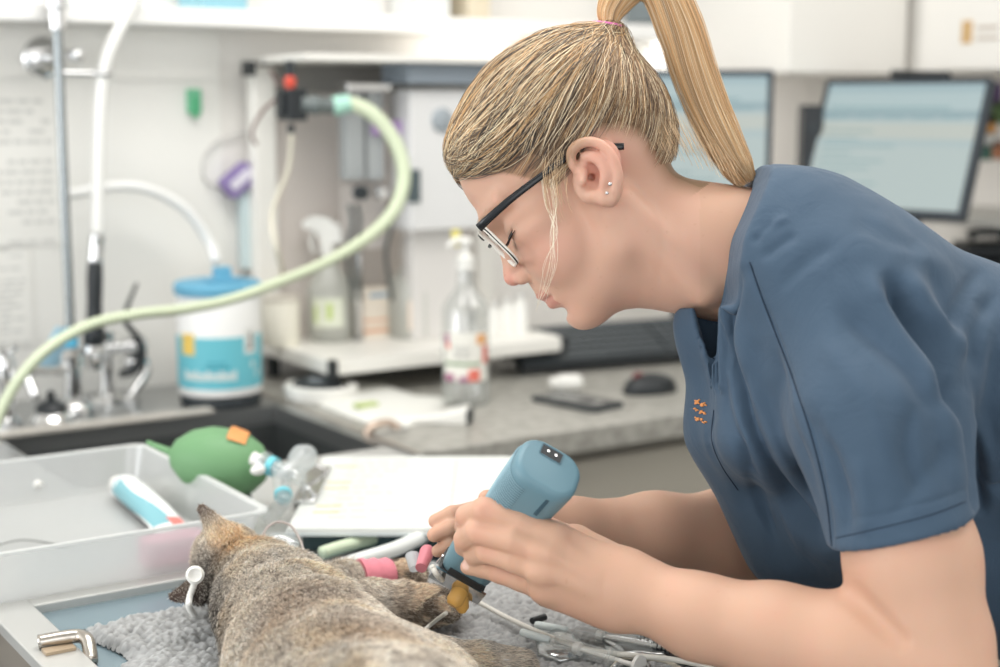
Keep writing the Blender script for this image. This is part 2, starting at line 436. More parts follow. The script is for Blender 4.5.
bm = B(); cyl(bm, (at_y(43, 55, WY).x-.005, TY, q.z), (px_+.03, TY, q.z), .010); ball(bm, (px_+.03, TY, q.z), .0125); obj('bracket_clamp', bm, M_chrome, t, smooth=True)
q = V3(62, 73); h = V3(103, 73)
bm = B(); tube(bm, [(px_, TY, q.z), (px_+.03, TY, q.z), (h.x, TY, q.z-.001)], .0055); lathe(bm, [(.015, -.004), (.017, 0), (.015, .004)], (h.x, TY, q.z)); obj('hook_arm', bm, M_chrome, t, smooth=True)
top = V3(140, -12); g0 = V3(97, 236)
bm = B(); tube(bm, [V3(150, -60), top, V3(112, 45), V3(103, 76), V3(99, 130), V3(98, 190), g0], .0105, seg=16); obj('hose', bm, mat('hose_white', (238, 238, 234), .35, coat=.3), t, smooth=True)
g1 = V3(95, 262)
bm = B(); lathe(bm, [(.0125, 0), (.0135, .006), (.011, .012), (.0135, .02), (.0115, .032), (.0135, .038), (.0125, (g1-g0).length)], g0, g1-g0); obj('swivel', bm, M_chrome, t, smooth=True, angle=40)
g2 = V3(94, 345); L = (g2-g1).length
bm = B(); lathe(bm, [(.010, 0), (.0125, .004), (.0135, .03), (.0125, L*.5), (.0135, L*.75), (.0175, L*.82), (.018, L*.97), (.015, L)], g1, g2-g1); obj('spray_grip', bm, M_black, t, smooth=True, angle=50)
s0 = V3(74, 369); s1 = V3(26, 371, TY-.03)
bm = B(); tube(bm, [Vector((px_, TY, s0.z)), (Vector((px_, TY, s0.z))+s1)/2, s1, s1 - Vector((.004, 0, .022))], .0085, seg=14); obj('spout', bm, M_chrome, t, smooth=True)
# spray head and trigger
bm = B(); lathe(bm, [(.017, 0), (.02, .01), (.012, .02), (.012, .04)], g2, (0, 0, -1)); obj('spray_head', bm, M_chrome, t, smooth=True, angle=40)
# ---- second tap with black lever
f = at_z(108, 403, Z)
t = thing('lever_tap', 'low chrome mixer tap with a curved black lever right of the rinse tap', 'tap', (f.x, f.y, Z))
bm = B(); lathe(bm, [(.034, 0), (.034, .004), (.026, .01), (.012, .016), (.010, .05), (.010, .10), (.014, .105), (.014, .125), (.006, .13)], (f.x, f.y, Z)); obj('stem', bm, M_chrome, t, smooth=True, angle=40)
e = at_y(140, 345, f.y); 
bm = B(); cyl(bm, (f.x, f.y, e.z+.0), (e.x+.006, f.y, e.z), .012); cyl(bm, (f.x+.03, f.y, e.z-.03), (e.x+.01, f.y, e.z-.03), .013); lathe(bm, [(.018, 0), (.018, .03), (.012, .034)], (f.x+.035, f.y-.002, e.z), (1, 0, 0)); obj('valve', bm, M_chrome, t, smooth=True, angle=40)
Yl = f.y-.02
bm = B(); tube(bm, [at_y(137, 283, Yl), at_y(127, 308, Yl), at_y(126, 322, Yl), at_y(139, 340, Yl), at_y(142, 358, Yl), at_y(134, 371, Yl), at_y(120, 374, Yl)], lambda s: .0028+.0042*min(1, s*1.5), seg=12); obj('lever', bm, M_black, t, smooth=True)
bm = B(); e2 = at_z(136, 405, Z)
tube(bm, [(e.x, f.y, e.z-.03), (e.x+.006, f.y-.01, Z+.05), (e2.x, f.y-.02, Z+.012)], .008); lathe(bm, [(.014, 0), (.014, .008), (.008, .014)], (e2.x, f.y-.02, Z)); obj('outlet', bm, M_chrome, t, smooth=True, angle=40)
# ---- left tap partly cut by the frame
f = at_z(8, 424, Z)
t = thing('pillar_tap', 'chrome pillar tap at the left edge of the sink deck', 'tap', (f.x, f.y, Z))
bm = B(); lathe(bm, [(.024, 0), (.024, .005), (.012, .014), (.011, .06), (.015, .066), (.016, .10), (.010, .115), (.002, .118)], (f.x, f.y, Z)); obj('body', bm, M_chrome, t, smooth=True, angle=40)
bm = B(); tube(bm, [(f.x, f.y, Z+.07), (f.x+.02, f.y-.03, Z+.085), (f.x+.03, f.y-.06, Z+.05)], .007); obj('spout', bm, M_chrome, t, smooth=True)
bm = B(); 
for a in range(4): tube(bm, [(f.x, f.y, Z+.118), (f.x+.022*math.cos(a*PI/2+.4), f.y+.022*math.sin(a*PI/2+.4), Z+.122)], .004, smooth=False)
obj('cross_handle', bm, M_chrome, t, smooth=True)
# ---- strainer plug
f = at_z(52, 424, Z)
t = thing('sink_plug', 'chrome strainer plug with a black domed knob on the sink deck', 'plug', (f.x, f.y, Z))
bm = B(); lathe(bm, [(.036, 0), (.038, .005), (.03, .012), (.026, .02)], (f.x, f.y, Z)); obj('ring', bm, M_chrome, t, smooth=True, angle=50)
bm = B(); lathe(bm, [(.024, .02), (.026, .024), (.022, .033), (.006, .04), (.006, .046), (.008, .05), (.001, .056)], (f.x, f.y, Z)); obj('knob', bm, M_black, t, smooth=True, angle=50)
# ---- wipes tub
f = at_z(221, 402, Z); f.y = min(f.y, 2.50)
t = thing('wipes_tub', 'round white wipes tub with blue label and blue lid beside the sink', 'tub', (f.x, f.y, Z))
R = .0715
zt = at_y(219, 290, f.y).z
bm = B(); lathe(bm, [(R-.006, 0), (R-.003, .004), (R-.003, .012), (R-.006, .016), (R-.006, .024)], f, seg=48); obj('base_ring', bm, M_dark, t, smooth=True, angle=40)
bm = B(); lathe(bm, [(R-.006, .018), (R-.001, .022), (R-.001, zt-Z-.012), (R-.006, zt-Z)], f, seg=48); obj('body', bm, mat('tub_white', (238, 238, 236), .4), t, smooth=True, angle=40)
M_lid = mat('lid_blue', (104, 170, 200), .5)
bm = B(); lathe(bm, [(R+.002, zt-Z-.004), (R+.003, zt-Z+.004), (R+.003, zt-Z+.011), (R-.002, zt-Z+.016), (.02, zt-Z+.019)], f, seg=48); lid = obj('lid', bm, M_lid, t, smooth=True, angle=40)
bm = B(); box(bm, (f.x-.012, f.y-.03, zt+.018), (f.x+.014, f.y-.005, zt+.042)); box(bm, (f.x-.03, f.y-.04, zt+.018), (f.x+.03, f.y+.0, zt+.023)); obj('dispenser_cap', bm, M_lid, lid, bevel=.002)
def wrap(bm, c, r, a0, a1, z0, z1, n=24, th=.0006):
    R_ = []
    for i in range(n+1):
        a = a0+(a1-a0)*i/n
        d = Vector((math.cos(a), math.sin(a), 0))
        R_.append([Vector((c.x, c.y, z0))+d*r, Vector((c.x, c.y, z0))+d*(r+th), Vector((c.x, c.y, z1))+d*(r+th), Vector((c.x, c.y, z1))+d*r])
    return rings(bm, R_)
am = -PI/2 - math.atan2(f.x, f.y)    # bearing toward the camera
am = math.atan2(-f.y, -f.x)
bm = B(); wrap(bm, f, R-.001, am-1.75, am+1.75, Z+.034, Z+.122, 48); obj('label_band', bm, mat('label_cyan', (110, 194, 208), .5), t, smooth=True, angle=30)
bm = B(); wrap(bm, f, R-.0003, am+1.2-2.3+.0+.38, am+1.2-2.3+.82, Z+.09, Z+.128, 8) if 0 else wrap(bm, f, R-.0003, am-1.02, am-.62, Z+.092, Z+.128, 8); obj('label_seal', bm, mat('seal_yellow', (238, 204, 104), .5), t)
bm = B(); wrap(bm, f, R-.0003, am+.62, am+.98, Z+.092, Z+.135, 8); obj('label_tag', bm, M_paper, t)
bm = B(); wrap(bm, f, R+.0003, am+.78, am+.84, Z+.1, Z+.128, 4); wrap(bm, f, R+.0003, am+.70, am+.86, Z+.1, Z+.104, 4); obj('label_mark', bm, M_black, t)
bm = B()
for k in range(13):
    a = am-.95+k*.105; wrap(bm, f, R-.0003, a, a+.075, Z+.05, Z+.062+.004*(k % 3 == 0), 3)
for (a, z, s) in ((.82, .068, .05), (.98, .052, .04), (1.1, .06, .03)): wrap(bm, f, R-.0003, am+a, am+a+s*1.6, Z+z, Z+z+s*.22, 3)
obj('label_print', bm, M_paper, t)
bm = B(); wrap(bm, f, R-.0003, am-.35, am+.25, Z+.07, Z+.073, 5); wrap(bm, f, R-.0003, am-.3, am+.15, Z+.078, Z+.08, 5); obj('label_print', bm, mat('print_teal', (50, 140, 160), .6), t)

# ---- anaesthesia rack
RXa, RXb, RY0, RY1 = 1.158, 1.66, 2.286, 2.585
rk = thing('equipment_rack', 'white framed equipment rack standing on the worktop behind her face', 'rack', (1.4, 2.4, Z))
M_rack = mat('rack_white', (240, 238, 232), .4)
bm = B(); box(bm, (RXa, RY0, .945), (RXb, RY1, .97)); obj('platform', bm, M_rack, rk, bevel=.002)
for x, y in ((RXa+.01, RY0+.02), (RXb-.03, RY0+.02), (RXa+.01, RY1-.03), (RXb-.03, RY1-.03)):
    bm = B(); box(bm, (x, y, Z), (x+.02, y+.02, .945)); obj('foot', bm, M_black, rk)
for x in (RXa, RXb-.012):
    bm = B(); box(bm, (x-.001, RY0-.003, .942), (x+.013, RY0+.012, .972)); obj('corner_cap', bm, M_black, rk, bevel=.001)
for x in (RXa-.018, RXb-.04):
    bm = B(); box(bm, (x, RY1-.045, .97), (x+.046, RY1-.01, 1.478)); obj('post', bm, M_rack, rk, bevel=.006)
bm = B(); box(bm, (RXa-.01, RY0+.05, 1.482), (RXb+.01, RY1, 1.494)); obj('top_shelf', bm, M_rack, rk, bevel=.002)
bm = B(); box(bm, (RXa, RY1-.03, 1.43), (RXb, RY1-.012, 1.482)); obj('rail', bm, mat('rail_grey', (150, 148, 144), .5, metal=.3), rk)
bm = B(); box(bm, (RXa+.034, RY1-.014, .97), (RXb-.04, RY1-.008, 1.43)); obj('back_panel', bm, mat('panel_grey', (228, 220, 214), .5), rk)
q = at_y(246, 68, RY1-.04); bm = B(); box(bm, (q.x-.004, q.y-.03, q.z-.014), (q.x+.006, q.y+.01, q.z+.012)); obj('end_stop', bm, M_black, rk)
# things on top shelf / under it
q0 = at_y(400, 74, 2.40)
bm = B(); box(bm, (1.36, 2.36, 1.445), (1.60, 2.46, 1.4815)); o = obj('cable_tray', bm, mat('tray_bluegrey', (140, 150, 160), .5), rk, bevel=.002)
# absorber valve block (black, red knob) + elbow
YB = 2.33
c = at_y(296, 104, YB)
vb = thing('breathing_valve', 'black valve block with red knob and grey elbow holding the green hose', 'valve', (c.x, c.y, c.z-.03))
bm = B(); box(bm, (c.x-.022, YB-.02, c.z-.028), (c.x+.012, YB+.03, c.z+.026)); box(bm, (c.x-.03, YB-.005, c.z-.02), (c.x-.02, YB+.02, c.z+.02)); obj('block', bm, M_black, vb, bevel=.003)
bm = B(); box(bm, (c.x-.008, YB+.012, c.z+.02), (c.x+.004, YB+.024, 1.482)); obj('mount_arm', bm, M_dark, vb)
q = at_y(290, 81, YB); bm = B(); lathe(bm, [(.008, -.012), (.010, -.006), (.010, .004), (.006, .008)], (q.x, YB, q.z)); obj('red_knob', bm, mat('knob_red', (214, 84, 66), .4), vb, smooth=True, angle=40, label='red knob on top of the block')
a = at_y(300, 104, YB-.01); b_ = at_y(332, 106, YB-.02)
bm = B(); lathe(bm, [(.015, 0), (.015, .02), (.0165, .022), (.0165, .03), (.014, .034), (.014, (b_-a).length)], a, b_-a); obj('elbow', bm, mat('elbow_grey', (104, 112, 112), .4), vb, smooth=True, angle=40)
q = at_y(291, 130, YB); bm = B(); cyl(bm, (q.x, YB, q.z+.01), (q.x, YB, q.z-.006), .006); obj('nipple', bm, M_black, vb, smooth=True, angle=40)
# green corrugated hose
M_mint = mat('hose_mint', (212, 232, 214), .35, trans=.15, coat=.2); M_hose = mat('hose_green', (216, 226, 196), .38, trans=.1, coat=.2)
hp = [(336, 106, 2.31), (352, 104, 2.30), (374, 115, 2.28), (394, 140, 2.26), (404, 172, 2.24), (397, 205, 2.22), (374, 232, 2.2), (334, 258, 2.17), (284, 280, 2.14), (232, 299, 2.11), (184, 309, 2.09), (138, 314, 2.07), (92, 324, 2.06), (54, 344, 2.05), (26, 370, 2.05), (4, 404, 2.05), (-14, 450, 2.04), (-30, 500, 2.02)]
P = catmull([at_y(*h) for h in hp], 12)
hs = thing('breathing_hose', 'pale green corrugated breathing hose looping down across the sink', 'hose', P[0])
def corr(P, r0, amp, pitch):
    bm = B(); L = 0; pts = [P[0]]; 
    # resample evenly
    out = [P[0]]; acc = 0; step = pitch/4
    for i in range(1, len(P)):
        a, b = P[i-1], P[i]; d = (b-a).length
        while acc + d >= step:
            t_ = (step-acc)/d; a = a.lerp(b, t_); out.append(a.copy()); d = (b-a).length; acc = 0
        acc += d
    m = len(out); x, y, _ = frame_of(out[1]-out[0]); R = []
    for i in range(m):
        tn = (out[min(i+1, m-1)]-out[max(i-1, 0)]).normalized(); x = (x-tn*x.dot(tn)).normalized(); y = tn.cross(x)
        s = i/m; e_ = max(0, min(1, (s-.08)/.35)); q = r0*(1-.40*e_*e_*(3-2*e_)) + amp*math.cos(i*PI/2)
        R.append([out[i] + x*math.cos(2*PI*k/14)*q + y*math.sin(2*PI*k/14)*q for k in range(14)])
    return rings(bm, R)
obj('tube', corr(P, .0128, .0010, .007), M_hose, hs, smooth=True)
bm = B(); lathe(bm, [(.015, 0), (.017, .004), (.017, .014), (.015, .018), (.016, .03)], P[0]-(P[3]-P[0]).normalized()*.006, P[4]-P[0]); obj('connector', bm, mat('connector_aqua', (170, 216, 200), .35), hs, smooth=True, angle=40, label='aqua end connector')
# flowmeters
fm = thing('flowmeter_bank', 'pair of clear flowmeter tubes with purple vaporizer collar in the rack', 'flowmeter', (1.42, 2.44, .97))
YF = 2.44
bm = B()
for px in (352, 372):
    a = at_y(px, 180, YF); b_ = at_y(px, 92, YF); box(bm, (a.x-.017, YF-.018, a.z), (a.x+.017, YF+.018, b_.z))
obj('tube_block', bm, mat('flow_clear', (214, 220, 222), .25, trans=.5), fm, bevel=.003)
a = at_y(364, 88, YF); bm = B(); box(bm, (a.x-.045, YF-.022, a.z-.006), (a.x+.045, YF+.022, a.z+.008)); obj('head', bm, M_chrome, fm, bevel=.002)
for k, px in enumerate((352, 372)):
    a = at_y(px, 192, YF); bm = B(); lathe(bm, [(.006, 0), (.006, .014), (.013, .016), (.013, .032), (.01, .036)], (a.x, YF-.01, a.z), (0, -1, 0)); obj('knob', bm, [M_dark, M_chrome][k], fm, smooth=True, angle=40)
a = at_y(380, 127, YF); bm = B(); box(bm, (a.x-.03, YF-.03, a.z-.014), (a.x+.03, YF-.02, a.z+.012)); obj('collar', bm, mat('purple_collar', (164, 134, 184), .5), fm, bevel=.002, label='purple band')
bm = B(); a = at_y(362, 250, YF); b_ = at_y(364, 200, YF); box(bm, (a.x-.02, YF+.0, a.z), (a.x+.05, YF+.05, b_.z+.03)); obj('manifold', bm, mat('manifold', (200, 194, 190), .4, metal=.2), fm, bevel=.003)
bm = B(); 
for px in (349, 357, 388): tube(bm, [at_y(px, 205, YF-.01), at_y(px+3, 225, YF-.02), at_y(px-2, 255, YF-.01), at_y(px+4, 300, YF)], .004)
obj('pipe', bm, M_dsteel, fm, smooth=True)
bm = B(); a = at_y(364, 200, YF); cyl(bm, (a.x, YF+.03, .97), (a.x, YF+.03, a.z), .01); obj('pillar', bm, M_chrome, fm, smooth=True)
# white ventilator box + vaporiser cylinder
YV = 2.42
a = at_y(400, 230, YV); b_ = at_y(456, 90, YV)
vt = thing('ventilator_unit', 'white upright ventilator box on the right side of the rack', 'ventilator', ((a.x+b_.x)/2, YV, .97))
bm = B(); box(bm, (a.x, YV-.04, a.z), (b_.x+.03, YV+.04, b_.z)); obj('housing', bm, mat('vent_white', (226, 226, 226), .35), vt, bevel=.004)
bm = B(); box(bm, (a.x+.02, YV-.01, .97), (b_.x+.01, YV+.03, a.z)); obj('base', bm, mat('vent_base', (222, 219, 216), .4), vt, bevel=.003)
bm = B(); q = at_y(442, 120, YV-.041); lathe(bm, [(.022, 0), (.022, .004), (.016, .008)], (q.x, YV-.04, q.z), (0, -1, 0)); obj('gauge', bm, mat('gauge_grey', (160, 168, 174), .3), vt, smooth=True, angle=40)
bm = B(); q = at_y(414, 186, YV-.041); box(bm, (q.x-.013, YV-.044, q.z-.03), (q.x+.012, YV-.04, q.z+.03)); obj('display', bm, mat('display_dark', (84, 96, 100), .3), vt)
# items standing on the platform
ZP = .97
def onp(px, py, z=ZP): return at_z(px, py, z)
# trigger spray bottle
f = at_z(322, 338, ZP); f.y = min(f.y, 2.50)
t = thing('spray_bottle', 'translucent white trigger spray bottle on the rack platform', 'spray bottle', f)
hz = at_y(322, 180, f.y).z - ZP
M_sb = clearish('bottle_milk', (236, 238, 232), .72, .3, .06)
bm = B(); lathe(bm, [(.036, 0), (.040, .004), (.041, .03), (.041, .095), (.034, .115), (.02, .14), (.0135, .155), (.0135, .165)], f, seg=32); obj('bottle', bm, M_sb, t, smooth=True, angle=60)
bm = B(); lathe(bm, [(.016, .162), (.016, .182), (.012, .186)], f); obj('collar', bm, M_white, t, smooth=True, angle=40)
M2 = Matrix.Translation((f.x, f.y, ZP+.186)) @ rotz(2.2)
bm = B(); prism(bm, [(-.035, .0), (-.03, .028), (.0, .045), (.03, .048), (.05, .036), (.05, .024), (.02, .018), (.012, -.004), (-.012, -.004)], -.011, .011, M2 @ Matrix.Rotation(PI/2, 4, 'X')); obj('trigger_head', bm, M_white, t, bevel=.003)
bm = B(); tube(bm, [M2 @ Vector(v) for v in ((.026, 0, .02), (.036, 0, .0), (.03, 0, -.022))], .004); obj('trigger', bm, M_white, t, smooth=True)
bm = B(); wrap(bm, f, .0412, am-.9, am+.6, ZP+.03, ZP+.085, 12); obj('label', bm, mat('label_pale', (228, 232, 214), .6), t)
bm = B(); wrap(bm, f, .0418, am-.2, am+.05, ZP+.045, ZP+.075, 4); wrap(bm, f, .0418, am-.8, am-.65, ZP+.04, ZP+.07, 4); obj('label_print', bm, mat('print_lime', (196, 214, 130), .6), t)
# cream jar
f = at_z(282, 345, ZP)
t = thing('cream_jar', 'cream coloured straight jar at the left end of the rack platform', 'jar', f)
bm = B(); lathe(bm, [(.032, 0), (.033, .002), (.033, .08), (.032, .082)], f); obj('body', bm, mat('jar_cream', (238, 234, 220), .4), t, smooth=True, angle=40)
bm = B(); lathe(bm, [(.034, .082), (.034, .09), (.03, .092)], f); obj('lid', bm, mat('jar_lid', (216, 210, 198), .4), t, smooth=True, angle=40)
# beige carton
a = at_z(356, 340, ZP)
t = thing('carton', 'small cream carton with orange stripe beside the spray bottle', 'box', (a.x+.035, a.y+.02, ZP))
bm = B(); box(bm, (a.x, a.y, ZP), (a.x+.07, a.y+.04, ZP+.095)); obj('box', bm, mat('carton_cream', (240, 230, 216), .6), t, bevel=.001)
bm = B(); box(bm, (a.x-.0002, a.y-.0006, ZP+.012), (a.x+.0702, a.y, ZP+.018)); box(bm, (a.x-.0002, a.y-.0006, ZP+.032), (a.x+.0702, a.y, ZP+.036)); obj('stripe', bm, mat('stripe_orange', (222, 160, 120), .6), t)
bm = B(); box(bm, (a.x+.03, a.y-.0006, ZP+.078), (a.x+.068, a.y, ZP+.086)); obj('print', bm, mat('print_blue', (150, 176, 196), .6), t)
# white jug
f = at_z(412, 336, ZP)
t = thing('plastic_jug', 'translucent white plastic jug on the rack platform left of the clear bottle', 'jug', f)
bm = B(); lathe(bm, [(.042, 0), (.045, .004), (.045, .09), (.038, .11), (.016, .135), (.016, .15)], f, seg=32, sx=1.15); obj('body', bm, M_sb, t, smooth=True, angle=60)
bm = B(); lathe(bm, [(.019, .146), (.019, .166), (.016, .168)], f); obj('cap', bm, M_white, t, smooth=True, angle=40)
bm = B(); box(bm, (f.x-.035, f.y-.048, ZP+.02), (f.x+.03, f.y-.0455, ZP+.075)); obj('label', bm, mat('label_peach', (236, 222, 208), .6), t)
# small vials at the right end of the platform
for k, px in enumerate((494, 508, 521)):
    f = at_z(px, 334, ZP)
    t = thing('vial', ['squat white vial on the rack platform nearest the clear bottle', 'white vial on the rack platform, middle of three', 'white vial on the rack platform nearest her chin'][k], 'vial', f, group='white vials on the rack')
    bm = B(); lathe(bm, [(.015, 0), (.015, .04+.008*k), (.009, .05+.008*k), (.009, .055+.008*k)], f); obj('body', bm, M_white, t, smooth=True, angle=40)
    bm = B(); lathe(bm, [(.011, .055+.008*k), (.011, .066+.008*k)], f); obj('cap', bm, mat('cap_grey', (206, 204, 200), .5), t, smooth=True, angle=40)
# ---- clear bottle with flowery label
f = at_z(466, 403, Z)
t = thing('clear_bottle', 'clear bottle with flowered paper label standing on the worktop', 'bottle', f)
M_cb = clearish('bottle_clear', (226, 232, 230), .25, .1, .16)
bm = B(); lathe(bm, [(.036, 0), (.0405, .005), (.0405, .03), (.0405, .16), (.036, .175), (.017, .20), (.014, .215), (.014, .235)], f, seg=40); obj('glass', bm, M_cb, t, smooth=True, angle=60)
am = math.atan2(-f.y, -f.x)
bm = B(); wrap(bm, f, .0408, am-1.05, am+1.05, Z+.045, Z+.128, 24); obj('label', bm, mat('label_cream', (234, 232, 224), .6), t, smooth=True, angle=30)
bm = B()
for a, z, w, h in ((-1, .045, .5, .012), (-.3, .045, .4, .008)): wrap(bm, f, .0415, am+a, am+a+w, Z+z, Z+z+h, 6)
wrap(bm, f, .0415, am-1, am-.75, Z+.11, Z+.125, 5)
obj('label_flowers', bm, mat('flower_plum', (170, 110, 140), .6), t)['kind'] = 'stuff'
bm = B()
for a, z, w, h in ((.1, .045, .5, .02), (.75, .075, .28, .03), (-.9, .1, .2, .01)): wrap(bm, f, .0415, am+a, am+a+w, Z+z, Z+z+h, 6)
obj('label_flowers', bm, mat('flower_coral', (226, 120, 104), .6), t)['kind'] = 'stuff'
bm = B(); wrap(bm, f, .0415, am+.45, am+.95, Z+.108, Z+.125, 6); obj('label_flowers', bm, mat('flower_orange', (232, 176, 120), .6), t)
bm = B(); wrap(bm, f, .0415, am-1, am+.6, Z+.072, Z+.077, 12); obj('label_line', bm, mat('line_green', (120, 150, 110), .6), t)
bm = B()
for k in range(4): wrap(bm, f, .0415, am-.5, am+.2, Z+.085+k*.006, Z+.0865+k*.006, 6)
obj('label_print', bm, M_ink, t)
bm = B(); lathe(bm, [(.016, .232), (.016, .252), (.008, .256), (.007, .275)], f); tube(bm, [f+Vector((0, 0, .275)), f+Vector((-.012, 0, .283)), f+Vector((-.036, 0, .272))], .0055); ball(bm, f+Vector((.0, 0, .278)), (.013, .013, .008)); obj('pump_head', bm, M_white, t, smooth=True, angle=60)
bm = B(); tube(bm, [f+Vector((0, 0, .23)), f+Vector((.004, 0, .1)), f+Vector((.012, 0, .01))], .002); obj('dip_tube', bm, M_white, t, smooth=True)
q = at_y(456, 238, f.y+.03); bm = B(); lathe(bm, [(.008, 0), (.008, .028)], (q.x, q.y, q.z-.014))
bm2 = bm; o = obj('yellow_collar', bm2, mat('collar_yellow', (226, 214, 120), .5), t, smooth=True, angle=40)

# ---- things on the wall behind the sink
q = at_y(193, 101, WY-.008)
t = thing('wall_clip', 'small green plastic clip stuck on the white wall above the tub', 'clip', (q.x, WY-.006, q.z-.02))
bm = B(); box(bm, (q.x-.013, WY-.016, q.z-.022), (q.x+.014, WY-.0065, q.z+.022)); obj('body', bm, mat('clip_green', (116, 188, 150), .45), t, bevel=.003)
bm = B(); box(bm, (q.x-.006, WY-.022, q.z-.03), (q.x+.006, WY-.016, q.z+.008)); obj('tongue', bm, mat('clip_green2', (80, 170, 122), .45), t, bevel=.002)
q = at_y(238, 180, WY-.03)
t = thing('purple_holder', 'purple plastic holder with white insert hanging by the rack post', 'holder', (q.x, WY-.03, q.z-.03))
M = Matrix.Translation((q.x, WY-.03, q.z)) @ Matrix.Rotation(math.radians(-38), 4, 'Y')
bm = B(); prism(bm, rrect(.064, .042, .008), -.012, .012, M @ Matrix.Rotation(PI/2, 4, 'X')); obj('frame', bm, mat('holder_purple', (138, 120, 172), .5), t, bevel=.002)
bm = B(); box(bm, (-.022, -.0145, -.008), (.026, -.0118, .010), M); obj('insert', bm, mat('insert_white', (226, 222, 234), .5), t, bevel=.001)
bm = B(); tube(bm, [at_y(224, 190, WY-.014), at_y(206, 180, WY-.012), at_y(204, 158, WY-.012), at_y(220, 140, WY-.012), at_y(246, 134, WY-.012), at_y(262, 150, WY-.012)], .0022, seg=8); o = obj('cord', bm, mat('cord_grey', (206, 204, 200), .5), t, smooth=True)
bm = B(); tube(bm, [at_y(270, 70, 2.44), at_y(280, 92, 2.44), at_y(262, 112, 2.44), at_y(252, 132, 2.44), at_y(256, 145, 2.44)], .0032, seg=8); o = obj('thin_cable', bm, mat('cable_brown', (120, 96, 92), .5), smooth=True); tag(o, 'thin dark cable drooping beside the black valve block', 'cable')
bm = B(); tube(bm, [at_y(292, 134, 2.42), at_y(288, 170, 2.43), at_y(272, 215, 2.43), at_y(280, 262, 2.43), at_z(292, 300, 1.0)+Vector((0,0,.0))], .0045, seg=8); o = obj('gas_tube', bm, mat('tube_cream', (232, 226, 208), .4), smooth=True); tag(o, 'thin cream gas tube hanging from the valve block', 'tube')
bm = B(); tube(bm, [at_y(60, 196, 2.49), at_y(130, 186, 2.49), at_y(180, 205, 2.49), at_y(208, 240, 2.49), at_y(216, 262, 2.47)], .009, seg=12); o = obj('white_hose', bm, mat('hose_pale', (240, 240, 238), .35), smooth=True); tag(o, 'white water hose arching on the wall behind the tap pole', 'hose')
bm = B(); a = at_y(246, 190, WY-.02); b_ = at_y(248, 268, WY-.02); box(bm, (a.x-.012, WY-.03, b_.z), (a.x+.012, WY-.0065, a.z)); o = obj('glass_strip', bm, mat('strip_blue', (206, 222, 224), .3)); tag(o, 'pale blue strip on the wall above the wipes tub', 'strip')
# posters with lines of print
def poster(px0, py0, px1, py1, label, rows, dens, nm='notice'):
    a = at_y(px0, py0, WY-.0065); b_ = at_y(px1, py1, WY-.0065)
    z0 = b_.z; z1 = a.z
    t = thing(nm, label, 'notice', ((a.x+b_.x)/2, WY-.0065, z0), group='notices on the wall by the sink')
    bm = B(); box(bm, (a.x, WY-.0085, z0), (b_.x, WY-.0065, z1)); obj('sheet', bm, M_white, t)
    bm = B(); w = b_.x-a.x; H_ = z1-z0
    for r in range(rows):
        z = z1 - H_*(r+.7)/rows
        if random.random() > dens: continue
        x = a.x + w*.08
        while x < b_.x-w*.1:
            l = random.uniform(.01, .03); 
            if random.random() < .8: box(bm, (x, WY-.0089, z), (min(x+l, b_.x-w*.05), WY-.0085, z+H_/rows*.42))
            x += l+.005
    obj('print', bm, M_pale_ink, t)
poster(-60, 96, 62, 245, 'white notice with grey printed lines on the wall behind the tap pole', 15, .85)
poster(-60, 250, 34, 345, 'lower white notice with grey printed lines left of the tap pole', 16, .9)
# blue blurred sachet behind the green hose
q = at_y(54, 348, 2.46)
bm = B(); prism(bm, [(-.03, -.03), (.02, -.035), (.035, .02), (.01, .035)], -.006, .006, Matrix.Translation((q.x, 2.47, q.z)) @ Matrix.Rotation(PI/2, 4, 'X')); o = obj('blue_sachet', bm, mat('sachet_blue', (168, 208, 226), .5), bevel=.003); tag(o, 'pale blue sachet tucked behind the tap spout', 'sachet')

# ---- keyboard propped against monitor stand
a = at_z(522, 377, Z); b_ = at_z(688, 363, Z)
d = (b_-a); d.z = 0; L = .44; ux = d.normalized(); uy = Vector((-ux.y, ux.x, 0)).normalized()
if uy.y < 0: uy = -uy
tilt = math.radians(22)
vy = (uy*math.cos(tilt) + Vector((0, 0, math.sin(tilt)))).normalized(); vz = ux.cross(vy)
Mk = basis(a+Vector((0, 0, .004)), ux, vy, vz)
t = thing('keyboard', 'black computer keyboard tilted up on the worktop under her chin', 'keyboard', a + ux*L/2)
bm = B(); box(bm, (0, 0, 0), (L, .145, .016), Mk); obj('case', bm, M_black, t, bevel=.003)
bm = B(); box(bm, (.02, .12, -.045), (L-.02, .135, 0), Mk); obj('feet', bm, M_black, t)
M_key = mat('key_grey', (66, 72, 76), .5)
n = 0; rest_ = []
for r in range(6):
    x = .008; y = .01 + r*.0215
    for kx in range(20):
        if kx in (15,): x += .006
        w = .0185
        if r == 0 and 4 <= kx <= 8:
            if kx == 4: w = .0185*5+.0025*4
            else: continue
        bm = B(); box(bm, (x, y, .016), (x+w, y+.018, .0215), Mk); 
        if n < 96: obj('key', bm, M_key, t)
        else:
            bm.free(); rest_.append((x, y, w))
        n += 1; x += w+.0025
bm = B()
for x, y, w in rest_: box(bm, (x, y, .016), (x+w, y+.018, .0215), Mk)
obj('keys', bm, M_key, t)['kind'] = 'stuff'
